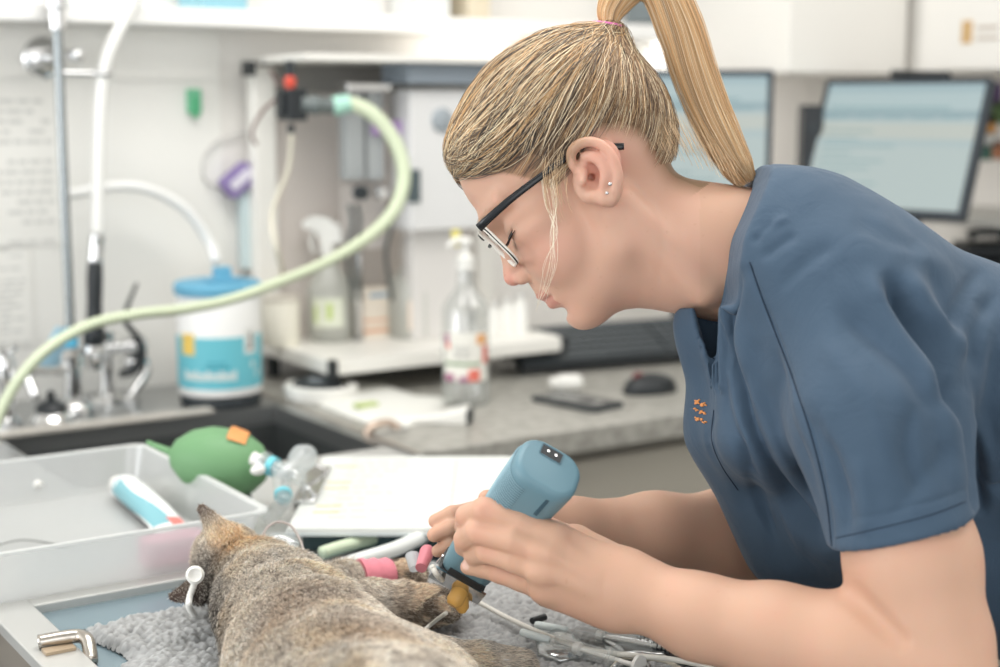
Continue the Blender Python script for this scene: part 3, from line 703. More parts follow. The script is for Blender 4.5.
# ---- mouse
f = at_z(650, 392, Z)
t = thing('computer_mouse', 'black computer mouse on the worktop right of the phone', 'mouse', f)
Mm = Matrix.Translation(f) @ rotz(-YAW+PI/2+.5)
def dome(bm, M, a, b, h, e=2.4, n=24, m=10):
    R_ = []
    for i in range(m+1):
        s = i/m; z = h*s; k = max(.02, (1-s**e))**(1/e)
        R_.append([M @ Vector((math.cos(2*PI*j/n)*a*k, math.sin(2*PI*j/n)*b*k, z)) for j in range(n)])
    return rings(bm, R_)
bm = B(); dome(bm, Mm, .034, .054, .034); obj('shell', bm, M_black, t, smooth=True)
bm = B(); cyl(bm, Mm @ Vector((-.004, .026, .03)), Mm @ Vector((.004, .026, .03)), .009); obj('wheel', bm, mat('wheel_red', (120, 60, 64), .4), t, smooth=True, angle=40)
# ---- phone
a = at_z(530, 402, Z); b_ = at_z(600, 416, Z); cc = at_z(577, 404, Z)
ux = (b_-a).normalized(); ux.z = 0; ux.normalize(); uy = Vector((-ux.y, ux.x, 0)); 
if uy.y < 0: uy = -uy
Mp = basis(cc+Vector((0, 0, .0)), ux, uy, ux.cross(uy))
t = thing('mobile_phone', 'black mobile phone lying on the worktop edge', 'phone', cc)
bm = B(); prism(bm, rrect(.152, .078, .009), 0, .009, Mp); obj('case', bm, M_dark, t, bevel=.0015)
bm = B(); prism(bm, rrect(.140, .070, .005), .009, .0096, Mp); obj('glass', bm, mat('phone_glass', (30, 34, 36), .08), t)
bm = B(); prism(bm, rrect(.02, .02, .004), .0096, .0102, Mp @ Matrix.Translation((.05, 0, 0))); obj('button', bm, M_chrome, t)
# ---- small white pill bottle lying behind
f = at_z(578, 393, Z)
Mv = Matrix.Translation(f+Vector((0, .012, .0165))) @ rotz(-YAW+.15)
t = thing('pill_bottle', 'small ribbed white bottle lying behind the mobile phone', 'bottle', f)
bm = B(); prof = [(.013, -.03)] + [(.0165 if k % 2 else .0148, -.028+.006*k) for k in range(7)] + [(.012, .013)]
lathe(bm, prof, Mv @ Vector((0, 0, 0)), Mv.to_3x3() @ Vector((1, 0, 0))); obj('body', bm, M_white, t, smooth=True, angle=60)
bm = B(); lathe(bm, [(.009, -.045), (.011, -.043), (.011, -.03)], Mv @ Vector((0, 0, 0)), Mv.to_3x3() @ Vector((1, 0, 0))); obj('cap', bm, M_white, t, smooth=True, angle=40)
# ---- white dish with a dark roll
f = at_z(321, 398, Z)
t = thing('white_dish', 'round white dish with a dark tape reel on the worktop edge by the tub', 'dish', f)
bm = B(); lathe(bm, [(.056, 0), (.064, .003), (.066, .022), (.062, .026), (.052, .026), (.05, .010), (.001, .009)], f, seg=40, sx=1.1, sy=.95); obj('dish', bm, M_white, t, smooth=True, angle=50)
bm = B(); lathe(bm, [(.04, .0092), (.044, .012), (.044, .027), (.04, .031), (.02, .031), (.02, .028)], f+Vector((.0, .01, 0)), seg=32); obj('reel', bm, M_dark, t, smooth=True, angle=40)
bm = B(); lathe(bm, [(.018, .028), (.018, .033)], f+Vector((.0, .01, 0)), seg=24); obj('hub', bm, mat('hub_grey', (150, 158, 164), .4), t)
# ---- flattened white packets
def sheet_bag(name, label, pts, z, th, m, cat_, group=None):
    """a soft flat bag: outline given by pixels on the surface"""
    P_ = [at_z(px, py, z) for px, py in pts]; c = sum(P_, Vector())/len(P_)
    bm = B(); R_ = []
    for s, h in ((1, 0), (1.0, .15), (.93, .6), (.8, .9), (.5, 1.0), (.2, 1.02)):
        R_.append([c + (p-c)*s + Vector((0, 0, th*h*(1+.25*math.sin(7*p.x*20+5*s)))) for p in P_])
    rings(bm, R_)
    o = obj(name, bm, m, smooth=True); tag(o, label, cat_, group); return o
M_bag = mat('bag_white', (238, 238, 232), .45, bump=.3, bscale=30)
sheet_bag('dressing_packet', 'flat white dressing packet with pale green print beside the dish', [(304, 400), (340, 388), (380, 384), (420, 398), (452, 402), (418, 424), (392, 430), (352, 418)], Z, .010, M_bag, 'packet')
q = at_z(366, 406, Z+.0108)
bm = B(); a = at_z(352, 410, Z+.0115); b_ = at_z(374, 404, Z+.0115); box(bm, (q.x-.02, q.y-.008, Z+.0112), (q.x+.02, q.y+.01, Z+.0155)); o = obj('green_sticker', bm, mat('sticker_green', (190, 206, 130), .6)); tag(o, 'small lime green sticker on the dressing packet', 'sticker')
# white bandage scissors case with raised dark edge
a = at_z(398, 424, Z); b_ = at_z(466, 426, Z)
ux = (b_-a).normalized(); uy = Vector((-ux.y, ux.x, 0)); uy = uy if uy.y > 0 else -uy
Mt = basis(a, ux, uy, ux.cross(uy) if ux.cross(uy).z > 0 else -ux.cross(uy))
t = thing('white_case', 'low white plastic case with dark end next to the clear bottle', 'case', (a+b_)/2)
L = (b_-a).length
bm = B(); R_ = []
for s in range(9):
    x = L*s/8; h = .008+.016*(s/8)**2; y0 = .0; y1 = .05
    R_.append([Mt @ Vector(v) for v in ((x, y0, .001), (x, y1, .001), (x, y1, h), (x, y1-.01, h+.004), (x, y0+.01, h+.004), (x, y0, h))])
rings(bm, R_); obj('shell', bm, M_white, t, bevel=.002)
bm = B(); box(bm, (L, .004, .002), (L+.005, .046, .022), Mt); obj('end_cap', bm, M_dark, t, bevel=.001)
# metal edge trim of the worktop with a hose hook
bm = B(); box(bm, (1.086, 1.872, .862), (1.0895, 2.45, .9015)); o = obj('edge_trim', bm, mat('trim_metal', (190, 178, 166), .35, metal=.6)); o.name = 'trim_3'; o['kind'] = 'structure'
a = at_z(318, 437, Z)
t = thing('edge_clamp', 'small brushed metal clamp hooked over the worktop edge behind the clipboard', 'clamp', (1.09, a.y, Z))
y = 2.02
bm = B(); tube(bm, [(1.0835, y, .86), (1.083, y, .895), (1.09, y, .912), (1.12, y, .916), (1.14, y, .906)], .009, seg=12, flat=.7); obj('hook', bm, mat('clamp_metal', (206, 186, 170), .3, metal=.7), t, smooth=True)
bm = B(); box(bm, (1.092, y-.012, .9005), (1.15, y+.012, .9055)); obj('plate', bm, M_chrome, t, bevel=.001)
# ================================================================== SIGNED-DISTANCE MODELLING (smooth bodies)
def A3(v): return np.array(v, dtype=np.float32)
class Field:
    def __init__(s, lo, hi, h):
        s.lo = np.array(lo, float); s.h = h
        s.n = np.ceil((np.array(hi, float)-s.lo)/h).astype(int)+1
        s.f = np.full(s.n, .05, np.float32)
    def region(s, lo, hi):
        a = np.clip(np.floor((np.array(lo)-s.lo)/s.h).astype(int), 0, s.n)
        b = np.clip(np.ceil((np.array(hi)-s.lo)/s.h).astype(int)+1, 0, s.n)
        if np.any(b <= a): return None
        sl = tuple(slice(int(a[i]), int(b[i])) for i in range(3))
        ax = [(s.lo[i]+s.h*np.arange(a[i], b[i])).astype(np.float32) for i in range(3)]
        return sl, ax[0][:, None, None], ax[1][None, :, None], ax[2][None, None, :]
    def put(s, sl, d, k, op):
        a = s.f[sl]
        if op == 'u':
            h = np.clip(.5+.5*(a-d)/k, 0, 1); s.f[sl] = a*(1-h)+d*h-k*h*(1-h)
        elif op == 's':   # carve
            b = -d; h = np.clip(.5+.5*(b-a)/k, 0, 1); s.f[sl] = a*(1-h)+b*h+k*h*(1-h)
        elif op == 'i':
            h = np.clip(.5+.5*(d-a)/k, 0, 1); s.f[sl] = a*(1-h)+d*h+k*h*(1-h)
    def cone(s, a, b, ra, rb, k=.004, op='u', flat=None, ff=1.0):
        """round cone a->b; flat: unit axis along which it is thinned (radius/ff)"""
        a = np.array(a, float); b = np.array(b, float); R = max(ra, rb)
        m = R+k+2*s.h
        if op == 's': m += .004
        r = s.region(np.minimum(a, b)-m, np.maximum(a, b)+m)
        if r is None: return
        sl, X, Y, Z = r
        px, py, pz = X-a[0], Y-a[1], Z-a[2]; d = b-a
        if flat is not None:
            n = np.array(flat, float); n /= np.linalg.norm(n)
            t = (px*n[0]+py*n[1]+pz*n[2])*(ff-1)
            px = px+t*n[0]; py = py+t*n[1]; pz = pz+t*n[2]
            d = d+n*(d@n)*(ff-1)
        L2 = d@d
        t = np.clip((px*d[0]+py*d[1]+pz*d[2])/max(L2, 1e-9), 0, 1)
        q = np.sqrt((px-t*d[0])**2+(py-t*d[1])**2+(pz-t*d[2])**2)-(ra+(rb-ra)*t)
        if flat is not None: q = q/(.5+.5*ff) 
        s.put(sl, q.astype(np.float32), k, op)
    def ell(s, c, r, axes=None, k=.004, op='u'):
        c = np.array(c, float); r = np.array(r, float); ax = np.eye(3) if axes is None else np.array(axes, float)
        ext = np.sqrt((ax.T**2) @ (r**2))+k+2*s.h
        if op == 's': ext = ext+.004
        rg = s.region(c-ext, c+ext)
        if rg is None: return
        sl, X, Y, Z = rg; px, py, pz = X-c[0], Y-c[1], Z-c[2]
        k0 = 0; k1 = 0
        for i in range(3):
            u = (px*ax[i][0]+py*ax[i][1]+pz*ax[i][2])/r[i]; k0 = k0+u*u; k1 = k1+(u/r[i])**2
        k0 = np.sqrt(k0); k1 = np.sqrt(k1)
        d = np.where(k1 > 1e-6, k0*(k0-1)/np.maximum(k1, 1e-6), -r.min())
        s.put(sl, d.astype(np.float32), k, op)
    def plane(s, p, n, lo, hi, k=.002, op='i'):
        """op 'i' keeps the side opposite to n, inside the box lo..hi only"""
        rg = s.region(lo, hi)
        if rg is None: return
        sl, X, Y, Z = rg; n = np.array(n, float); n /= np.linalg.norm(n)
        d = (X-p[0])*n[0]+(Y-p[1])*n[1]+(Z-p[2])*n[2]
        s.put(sl, d.astype(np.float32), k, op)
    def mesh(s):
        f = s.f; ins = f < 0
        n = np.array(f.shape)
        c = np.zeros(n-1, np.uint8)
        for i in (0, 1):
            for j in (0, 1):
                for k in (0, 1):
                    c += ins[i:n[0]-1+i, j:n[1]-1+j, k:n[2]-1+k]
        act = np.nonzero((c > 0) & (c < 8)); N = len(act[0])
        cid = np.full(n-1, -1, np.int32); cid[act] = np.arange(N)
        P = np.zeros((N, 3)); W = np.zeros(N)
        I, J, K = act
        corners = [(i, j, k) for i in (0, 1) for j in (0, 1) for k in (0, 1)]
        val = {q: f[I+q[0], J+q[1], K+q[2]] for q in corners}
        for q in corners:
            for ax in range(3):
                if q[ax] == 0:
                    q2 = list(q); q2[ax] = 1; q2 = tuple(q2)
                    a, b = val[q], val[q2]; m = (a < 0) != (b < 0)
                    t = np.where(m, a/np.where(m, a-b, 1), 0)
                    w = m.astype(float)
                    pt = [np.full(N, float(q[d])) for d in range(3)]; pt[ax] = t
                    for d in range(3): P[:, d] += pt[d]*w
                    W += w
        P /= W[:, None]
        V = (np.stack([I, J, K], 1)+P)*s.h+s.lo
        quads = []
        for ax in range(3):
            a = [slice(None)]*3; b = [slice(None)]*3; a[ax] = slice(0, -1); b[ax] = slice(1, None)
            A_, B_ = ins[tuple(a)], ins[tuple(b)]
            e = np.nonzero(A_ != B_); e = np.stack(e, 1)
            o1, o2 = [(1, 2), (2, 0), (0, 1)][ax]
            ok = (e[:, o1] > 0) & (e[:, o2] > 0) & (e[:, o1] < n[o1]-1) & (e[:, o2] < n[o2]-1); e = e[ok]
            def cell(d1, d2):
                q = e.copy(); q[:, o1] -= d1; q[:, o2] -= d2; return cid[q[:, 0], q[:, 1], q[:, 2]]
            Q = np.stack([cell(1, 1), cell(0, 1), cell(0, 0), cell(1, 0)], 1)
            flip = ~A_[e[:, 0], e[:, 1], e[:, 2]]
            Q[flip] = Q[flip][:, ::-1]
            quads.append(Q)
        return V, np.concatenate(quads)
def relax(V, Q, it=2, lam=.5):
    """Laplacian smoothing over quad edges"""
    E_ = np.concatenate([Q[:, [0, 1]], Q[:, [1, 2]], Q[:, [2, 3]], Q[:, [3, 0]]])
    n = len(V); deg = np.bincount(E_[:, 0], minlength=n)+np.bincount(E_[:, 1], minlength=n)
    for _ in range(it):
        S = np.stack([np.bincount(E_[:, 0], V[E_[:, 1], d], n)+np.bincount(E_[:, 1], V[E_[:, 0], d], n) for d in range(3)], 1)
        V = V*(1-lam)+lam*S/np.maximum(deg, 1)[:, None]
    return V
def normals(V, Q):
    a = V[Q[:, 2]]-V[Q[:, 0]]; b = V[Q[:, 3]]-V[Q[:, 1]]; fn = np.cross(a, b)
    N = np.zeros_like(V)
    for i in range(4):
        for d in range(3): N[:, d] += np.bincount(Q[:, i], fn[:, d], len(V))
    return N/np.maximum(np.linalg.norm(N, axis=1), 1e-12)[:, None]
MCn = np.array([list(r) for r in MC])
def cam2world(V): return V @ MCn[:3, :3].T + MCn[:3, 3]
def vnoise(P, scale, seed=0):
    """smooth value noise on points"""
    rng = np.random.default_rng(seed); T = rng.random((32, 32, 32)).astype(np.float32)
    p = P*scale; i = np.floor(p).astype(int); f = p-i; f = f*f*(3-2*f); out = 0
    for a in (0, 1):
        for b in (0, 1):
            for c in (0, 1):
                w = (f[:, 0] if a else 1-f[:, 0])*(f[:, 1] if b else 1-f[:, 1])*(f[:, 2] if c else 1-f[:, 2])
                out = out+w*T[(i[:, 0]+a) % 32, (i[:, 1]+b) % 32, (i[:, 2]+c) % 32]
    return out
def hair_object(name, roots, steps, rad, tint, m, parent=None):
    """steps: (n, k, 3) points of every strand, world space"""
    n, k, _ = steps.shape
    cu = bpy.data.hair_curves.new(name)
    cu.add_curves([k]*n)
    P = steps
    if parent is not None:
        Mi = np.array([list(r) for r in wmat(parent).inverted()]); P = P @ Mi[:3, :3].T + Mi[:3, 3]
    cu.attributes['position'].data.foreach_set('vector', P.astype(np.float32).ravel())
    ra = cu.attributes.get('radius') or cu.attributes.new('radius', 'FLOAT', 'POINT')
    ra.data.foreach_set('value', rad.astype(np.float32).ravel())
    ta = cu.attributes.new('tint', 'FLOAT_COLOR', 'CURVE')
    c4 = np.ones((n, 4), np.float32); c4[:, :3] = tint; ta.data.foreach_set('color', c4.ravel())
    cu.materials.append(m)
    o = bpy.data.objects.new(name, cu); COL.objects.link(o)
    if parent is not None: o.parent = parent
    return o
def tint_mat(name, rough=.6, spec=.3, sheen=0, sss=0, bump=0, bscale=300):
    m = bpy.data.materials.new(name); m.use_nodes = True; nt = m.node_tree; b = nt.nodes['Principled BSDF']
    at = nt.nodes.new('ShaderNodeAttribute'); at.attribute_name = 'tint'
    nt.links.new(at.outputs['Color'], b.inputs['Base Color'])
    b.inputs['Roughness'].default_value = rough; b.inputs['Specular IOR Level'].default_value = spec; b.inputs['Sheen Weight'].default_value = sheen
    if sss: b.inputs['Subsurface Weight'].default_value = sss; b.inputs['Subsurface Radius'].default_value = (1, .35, .2); b.inputs['Subsurface Scale'].default_value = .005
    if bump:
        tc = nt.nodes.new('ShaderNodeTexCoord'); n2 = nt.nodes.new('ShaderNodeTexNoise'); n2.inputs['Scale'].default_value = bscale; n2.inputs['Detail'].default_value = 3
        nt.links.new(tc.outputs['Object'], n2.inputs['Vector'])
        bp = nt.nodes.new('ShaderNodeBump'); bp.inputs['Strength'].default_value = bump; bp.inputs['Distance'].default_value = .001
        nt.links.new(n2.outputs['Fac'], bp.inputs['Height']); nt.links.new(bp.outputs[0], b.inputs['Normal'])
    return m
def linrgb(c): return np.array(lin(c)[:3])
# towel uses its own vertex tint (paler tops, darker gaps: nub shade put into the colour)
# ================================================================== OPERATING TABLE
TZ = .94; TX0, TX1, TY0, TY1 = .343, 1.02, .55, 1.405
M_rim = mat('table_rim_steel', (206, 206, 203), .34, metal=.45)
M_pan = mat('table_pan_steel', (150, 172, 182), .22, metal=.55, bump=.04, bscale=30)
tb = thing('operating_table', 'stainless steel operating table the cat and grey towel lie on', 'table', ((TX0+TX1)/2, .98, 0))
bm = B(); w_ = .040
box(bm, (TX0, TY0, TZ-.012), (TX0+w_, TY1, TZ)); box(bm, (TX1-w_, TY0, TZ-.012), (TX1, TY1, TZ)); box(bm, (TX0+w_, TY1-.022, TZ-.012), (TX1-w_, TY1, TZ)); box(bm, (TX0+w_, TY0, TZ-.012), (TX1-w_, TY0+w_, TZ))
obj('rim', bm, M_rim, tb, bevel=.0015)
bm = B(); box(bm, (TX0+w_-.001, TY0+w_-.001, TZ-.014), (TX1-w_+.001, TY1-.021, TZ-.009)); obj('pan', bm, M_pan, tb)
bm = B(); box(bm, (TX0+.003, TY0+.003, TZ-.075), (TX1-.003, TY1-.003, TZ-.0145)); obj('apron', bm, mat('apron_steel', (150, 142, 132), .4, metal=.3), tb, bevel=.002)
bm = B(); lathe(bm, [(.26, 0), (.26, .03), (.07, .05), (.06, .10), (.06, TZ-.08)], (.68, .98, 0), seg=40); obj('pedestal', bm, M_steel, tb, smooth=True, angle=40)
# bent metal handle hooked over the left rim
a = at_z(42, 645, TZ+.006); b_ = at_z(86, 640, TZ+.010); c_ = at_z(90, 655, TZ-.004)
hd = thing('rail_hook', 'bent brushed metal hook over the near left table rim', 'hook', a)
bm = B(); ux = Vector((1, .0, 0)); A = a.copy(); 
tube(bm, [at_z(38, 642, TZ+.006), at_z(60, 638, TZ+.0075), at_z(78, 636, TZ+.0075), at_z(87, 640, TZ+.006), at_z(90, 652, TZ-.001), at_z(91, 662, TZ-.006)], .0062, seg=14, n=6); obj('bar', bm, mat('hook_metal', (186, 180, 172), .25, metal=.95), hd, smooth=True)
bm = B(); q = at_z(62, 650, TZ); box(bm, (q.x-.016, q.y-.008, TZ+.0002), (q.x+.010, q.y+.006, TZ+.003)); obj('plate', bm, mat('hook_plate', (196, 176, 150), .35, metal=.5), hd)

# ================================================================== TOWEL
def towel(x0, x1, y0, y1, z, name, label, h=.0017, seed=3):
    rng = np.random.default_rng(seed)
    nx = int((x1-x0)/h); ny = int((y1-y0)/h)
    X, Y = np.meshgrid(np.linspace(x0, x1, nx), np.linspace(y0, y1, ny), indexing='ij')
    g = .0058
    gx = int((x1-x0)/g)+4; gy = int((y1-y0)/g)+4
    jx = rng.uniform(.1, .9, (gx, gy)); jy = rng.uniform(.1, .9, (gx, gy)); hh = rng.uniform(.45, 1.0, (gx, gy))
    U = (X-x0)/g+1; V = (Y-y0)/g+1; iu = U.astype(int); iv = V.astype(int)
    Hh = np.zeros_like(X)
    for du in (-1, 0, 1):
        for dv in (-1, 0, 1):
            a = np.clip(iu+du, 0, gx-1); b = np.clip(iv+dv, 0, gy-1)
            dx = U-(a+jx[a, b]); dy = V-(b+jy[a, b]); d2 = (dx*dx+dy*dy)/.62
            Hh = np.maximum(Hh, hh[a, b]*np.sqrt(np.clip(1-d2, 0, 1)))
    def sn(f, s): 
        return np.sin(X*f+s)*np.sin(Y*f*1.1+s*2)+.6*np.sin(X*f*2.1+Y*f*1.3+s*3)
    lump = sn(38, 1.0)*.0012 + sn(17, 2.0)*.0015
    edge = np.minimum.reduce([X-x0, x1-X, Y-y0, y1-Y]) + .006*sn(60, .4) + .005*sn(23, 1.4)
    e = np.clip(edge/.012, 0, 1)
    Zt = z + .0005 + e*(.0055+lump+.0072*Hh)
    keep = edge > 0
    idx = np.arange(nx*ny).reshape(nx, ny)
    k = keep[:-1, :-1] & keep[1:, :-1] & keep[:-1, 1:] & keep[1:, 1:]
    Fq = np.stack([idx[:-1, :-1][k], idx[1:, :-1][k], idx[1:, 1:][k], idx[:-1, 1:][k]], 1)
    # small sideways shove makes nubs lean like loops
    Vv = np.stack([X+Hh*.0012*np.sin(Y*900), Y+Hh*.0012*np.cos(X*830), Zt], -1).reshape(-1, 3)
    used = np.zeros(len(Vv), bool); used[Fq.ravel()] = True; mp = np.cumsum(used)-1
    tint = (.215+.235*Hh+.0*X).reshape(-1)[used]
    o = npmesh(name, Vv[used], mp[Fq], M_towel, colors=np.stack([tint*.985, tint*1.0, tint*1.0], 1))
    tag(o, label, 'towel'); return o
M_towel = tint_mat('towel_grey', .95, .1, sheen=.3)
TOWZ = TZ-.009
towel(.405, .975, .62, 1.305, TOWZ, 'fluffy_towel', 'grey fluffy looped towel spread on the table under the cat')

# ================================================================== TRAY + CONTENTS
SZ = .90
tz0 = TZ+.0005; tz1 = .993
def tray_ring(x0, x1, y0, y1, z, r=.02, n=5):
    return [Vector(((x0+x1)/2+p[0], (y0+y1)/2+p[1], z)) for p in rrect(x1-x0, y1-y0, r, n)]
tr = thing('plastic_tray', 'milky translucent plastic tray holding a toothpaste tube behind the table', 'tray', (.49, 1.58, tz0))
bm = B(); X0, X1, Y0, Y1 = .325, .628, 1.392, 1.758; s = .012
rings(bm, [tray_ring(X0+s, X1-s, Y0+s, Y1-s, tz0), tray_ring(X0, X1, Y0, Y1, tz1), tray_ring(X0+.0025, X1-.0025, Y0+.0025, Y1-.0025, tz1), tray_ring(X0+s+.002, X1-s-.002, Y0+s+.002, Y1-s-.002, tz0+.0025)])
obj('bin', bm, M_milk, tr, smooth=True, angle=35)
bm = B(); rings(bm, [tray_ring(X0-.006, X1+.006, Y0-.006, Y1+.006, tz1-.002), tray_ring(X0-.006, X1+.006, Y0-.006, Y1+.006, tz1+.001), tray_ring(X0+.001, X1-.001, Y0+.001, Y1-.001, tz1+.001), tray_ring(X0+.001, X1-.001, Y0+.001, Y1-.001, tz1-.002)], close=True); obj('lip', bm, clearish('milky_lip', (246, 248, 247), .8, .25, .08), tr, smooth=True, angle=35)
q = at_z(37, 484, tz0+.02); bm = B(); lathe(bm, [(.005, 0), (.005, .004), (.002, .006)], (at_y(37, 484, Y1-.006)), (0, -1, 0)); obj('stud', bm, M_white, tr, smooth=True)
# deck support under tray: rear drain shelf of the sink, at table height
ds = thing('drain_shelf', 'flat steel drain shelf between table and sink under the tray', 'shelf', (.5, 1.6, SZ))
bm = B(); box(bm, (-.6, 1.4065, TZ-.012), (.985, 1.785, TZ)); obj('plate', bm, M_rim, ds, bevel=.002)
for x in (-.5, .3, .95):
    bm = B(); box(bm, (x, 1.42, SZ), (x+.02, 1.77, TZ-.012)); obj('rib', bm, M_steel, ds)
# toothpaste tube lying in the tray
tzz = tz0+.0045
a = at_z(122, 488, tzz+.012); b_ = at_z(178, 528, tzz+.012)
tp = thing('ointment_tube', 'white and teal squeeze tube lying in the plastic tray', 'tube', a)
ax = (b_-a); L = ax.length; ax.normalize(); sd = Vector((-ax.y, ax.x, 0)); 
def tube_ring(s, w, h, n=28): 
    c = a+ax*(L*s); c.z = tzz + max(h, .002)
    return [c + sd*math.cos(2*PI*k/n)*w + Vector((0, 0, 1))*math.sin(2*PI*k/n)*h for k in range(n)]
bm = B(); rings(bm, [tube_ring(*v) for v in ((.0, .011, .011), (.02, .0145, .0145), (.1, .0165, .0160), (.3, .0172, .0155), (.6, .0185, .012), (.85, .0200, .006), (.97, .0205, .002), (1.0, .0205, .0016))]); obj('body', bm, mat('tube_white', (244, 246, 246), .3), tp, smooth=True)
def band(s0, s1, t0, t1, off=.0004, n=10):
    R_ = []
    for i in range(n+1):
        s = s0+(s1-s0)*i/n; w = np.interp(s, [0, .1, .3, .6, .85, 1], [.0145, .0165, .0172, .0185, .02, .0205])+off; h = np.interp(s, [0, .1, .3, .6, .85, 1], [.0145, .016, .0155, .012, .006, .0016])
        c = a+ax*(L*s); c.z = tzz+h; rr = []
        for k in range(7):
            th = t0+(t1-t0)*k/6 + (.5*math.sin(s*5) if 1 else 0)
            rr.append(c + sd*math.cos(th)*w + Vector((0, 0, 1))*math.sin(th)*(h+off))
        R_.append(rr)
    bm = B(); L_ = [[bm.verts.new(p) for p in r] for r in R_]
    for i in range(n):
        for k in range(6): bm.faces.new((L_[i][k], L_[i][k+1], L_[i+1][k+1], L_[i+1][k]))
    return bm
side = 1 if (sd.dot(CAM-a) > 0) else -1
t0, t1 = (.0, 1.0) if side > 0 else (PI-1.0, PI)
o = obj('teal_stripe', band(.08, .86, t0-.4, t1-.6 if side > 0 else t1), mat('stripe_teal', (128, 182, 192), .4), tp, smooth=True)
o = obj('red_patch', band(.80, .93, PI/2-.5, PI/2+.4), mat('patch_red', (222, 130, 124), .35), tp, smooth=True)
bm = B(); c = a+Vector((0, 0, 0)); c.z = tzz+.0125; cyl(bm, c-ax*.016, c+ax*.001, .0115, .0125); obj('cap', bm, M_white, tp, smooth=True, angle=40)
# pink swab pack and white roll near the tray front corner
q = at_z(158, 565, tz0+.004); 
q = Vector((.553, 1.425, tz0+.004))
bm = B(); box(bm, (.505, 1.412, tz0+.004), (.572, 1.44, tz0+.034)); o = obj('swab_pack', bm, mat('pack_pink', (236, 150, 176), .5), bevel=.006); tag(o, 'pink swab pack seen through the front wall of the tray', 'pack')
f = Vector((.590, 1.428, tz0+.0035))
t = thing('tape_roll', 'white tape roll standing in the tray corner beside the cat ear', 'tape', f)
bm = B(); ax_ = Vector((.25, -1, 0)).normalized(); lathe(bm, [(.008, 0), (.019, 0), (.019, .014), (.008, .014)], f+Vector((0, 0, .0195)), ax_); obj('roll', bm, mat('tape_white', (244, 240, 236), .5), t, smooth=True, angle=40)
# thin wire across the tray
bm = B(); tube(bm, [at_z(-12, 548, tz0+.006), at_z(20, 540, tz0+.006), at_z(50, 543, tz0+.005), at_z(72, 548, tz0+.0045)], .0011, seg=8); o = obj('thin_wire', bm, M_ink, smooth=True); tag(o, 'thin grey wire lying in the tray', 'wire')

# ================================================================== GREEN BAG
DZ = TZ
c = at_z(222, 495, DZ); 
gb = thing('green_bag', 'green rubber breathing bag with orange patch lying behind the tray', 'bag', c)
M_green = mat('rubber_green', (108, 152, 108), .55, bump=.1, bscale=30)
ux = Vector((math.cos(YAW), -math.sin(YAW), 0)); uy = Vector((math.sin(YAW), math.cos(YAW), 0))
C0 = at_d(222, 462, 1.74); rz = .046
axg = (ux*.94+Vector((0, 0, -.18))).normalized()
dz = C0.z-DZ
bm = B(); lathe(bm, [(.004, -.062), (.018, -.056), (.033, -.04), (.042, -.018), (.0435, .004), (.040, .024), (.030, .042), (.014, .053), (.003, .056)], C0, axg, seg=36, sy=.92); obj('bladder', bm, M_green, gb, smooth=True)
bm = B(); tube(bm, [C0-axg*.058, C0-axg*.072+Vector((0, 0, .003)), C0-axg*.088+Vector((0, 0, .007))], lambda s: .0075-.003*s, seg=12, flat=.6); obj('neck', bm, M_green, gb, smooth=True)
x_, y_, z_ = frame_of(axg)
# orange patch on top
bm = B(); R_ = []; cap_up = Vector((0, 0, 1))
for i in range(5):
    s = .004+.022*i/4; r_ = float(np.interp(s, [-.018, .004, .024, .042], [.042, .0435, .040, .030]))+.0006; rr = []
    for k in range(7):
        th = -.62+1.05*k/6; v = cap_up*math.cos(th) - uy*math.sin(th)*-1
        v = (v - axg*v.dot(axg)).normalized(); rr.append(C0+axg*s+v*r_*(.96 if abs(v.z) < .5 else .985))
    R_.append(rr)
L_ = [[bm.verts.new(p) for p in r] for r in R_]
for i in range(4):
    for k in range(6): bm.faces.new((L_[i][k], L_[i][k+1], L_[i+1][k+1], L_[i+1][k]))
obj('orange_patch', bm, mat('patch_orange', (222, 150, 88), .5), gb, smooth=True)
bm = B(); lathe(bm, [(.034, 0), (.036, .004), (.03, C0.z-DZ-.03)], (C0.x, C0.y, DZ)); obj('stand_ring', bm, mat('dark_green', (34, 74, 62), .5), gb, smooth=True)

# ================================================================== CLIPBOARD
CZ = .967
fl = at_z(266, 531, CZ); bl = at_z(322, 457, CZ); br = at_z(520, 457, CZ)
exv = (br-bl); W = exv.length; ex = exv.normalized(); ey = Vector((-ex.y, ex.x, 0)); Lb = (bl-fl).dot(ey)
fl2 = bl-ey*Lb
Mb = basis(fl2, ex, ey, Vector((0, 0, 1)))
cb = thing('clipboard', 'white record sheets on a clipboard in front of the sink', 'clipboard', fl2+ex*W/2+ey*Lb/2)
bm = B(); prism(bm, [(x+W/2, y+Lb/2) for x, y in rrect(W, Lb, .008)], -.006, -.003, Mb); obj('board', bm, mat('board_grey', (206, 212, 212), .5), cb)
bm = B(); box(bm, (.002, .003, -.0028), (W-.003, Lb-.003, .0015), Mb); obj('paper_stack', bm, M_paper, cb, bevel=.0005)
bm = B(); box(bm, (.003, .004, .0016), (W-.004, Lb-.004, .0019), Mb); obj('top_sheet', bm, mat('sheet_white', (212, 215, 211), .7), cb)
bm = B(); random.seed(5)
for r in range(11):
    y = Lb-.03-r*.026
    for (x0, n_) in ((.03, 5),):
        x = W*.16
        for k in range(random.randint(2, 4)):
            l = random.uniform(.008, .02); box(bm, (x, y, .0019), (x+l, y+.006, .0022), Mb); x += l+.004
    box(bm, (.03, y-.012, .0019), (W-.03, y-.0116, .0021), Mb)
obj('print', bm, mat('print_faint', (196, 198, 192), .8), cb)
bm = B()
for r in (1, 4, 5, 8, 9): y = Lb-.035-r*.026; box(bm, (.022, y, .0019), (.05, y+.005, .00215), Mb)
obj('print', bm, mat('print_sand', (222, 198, 146), .8), cb)
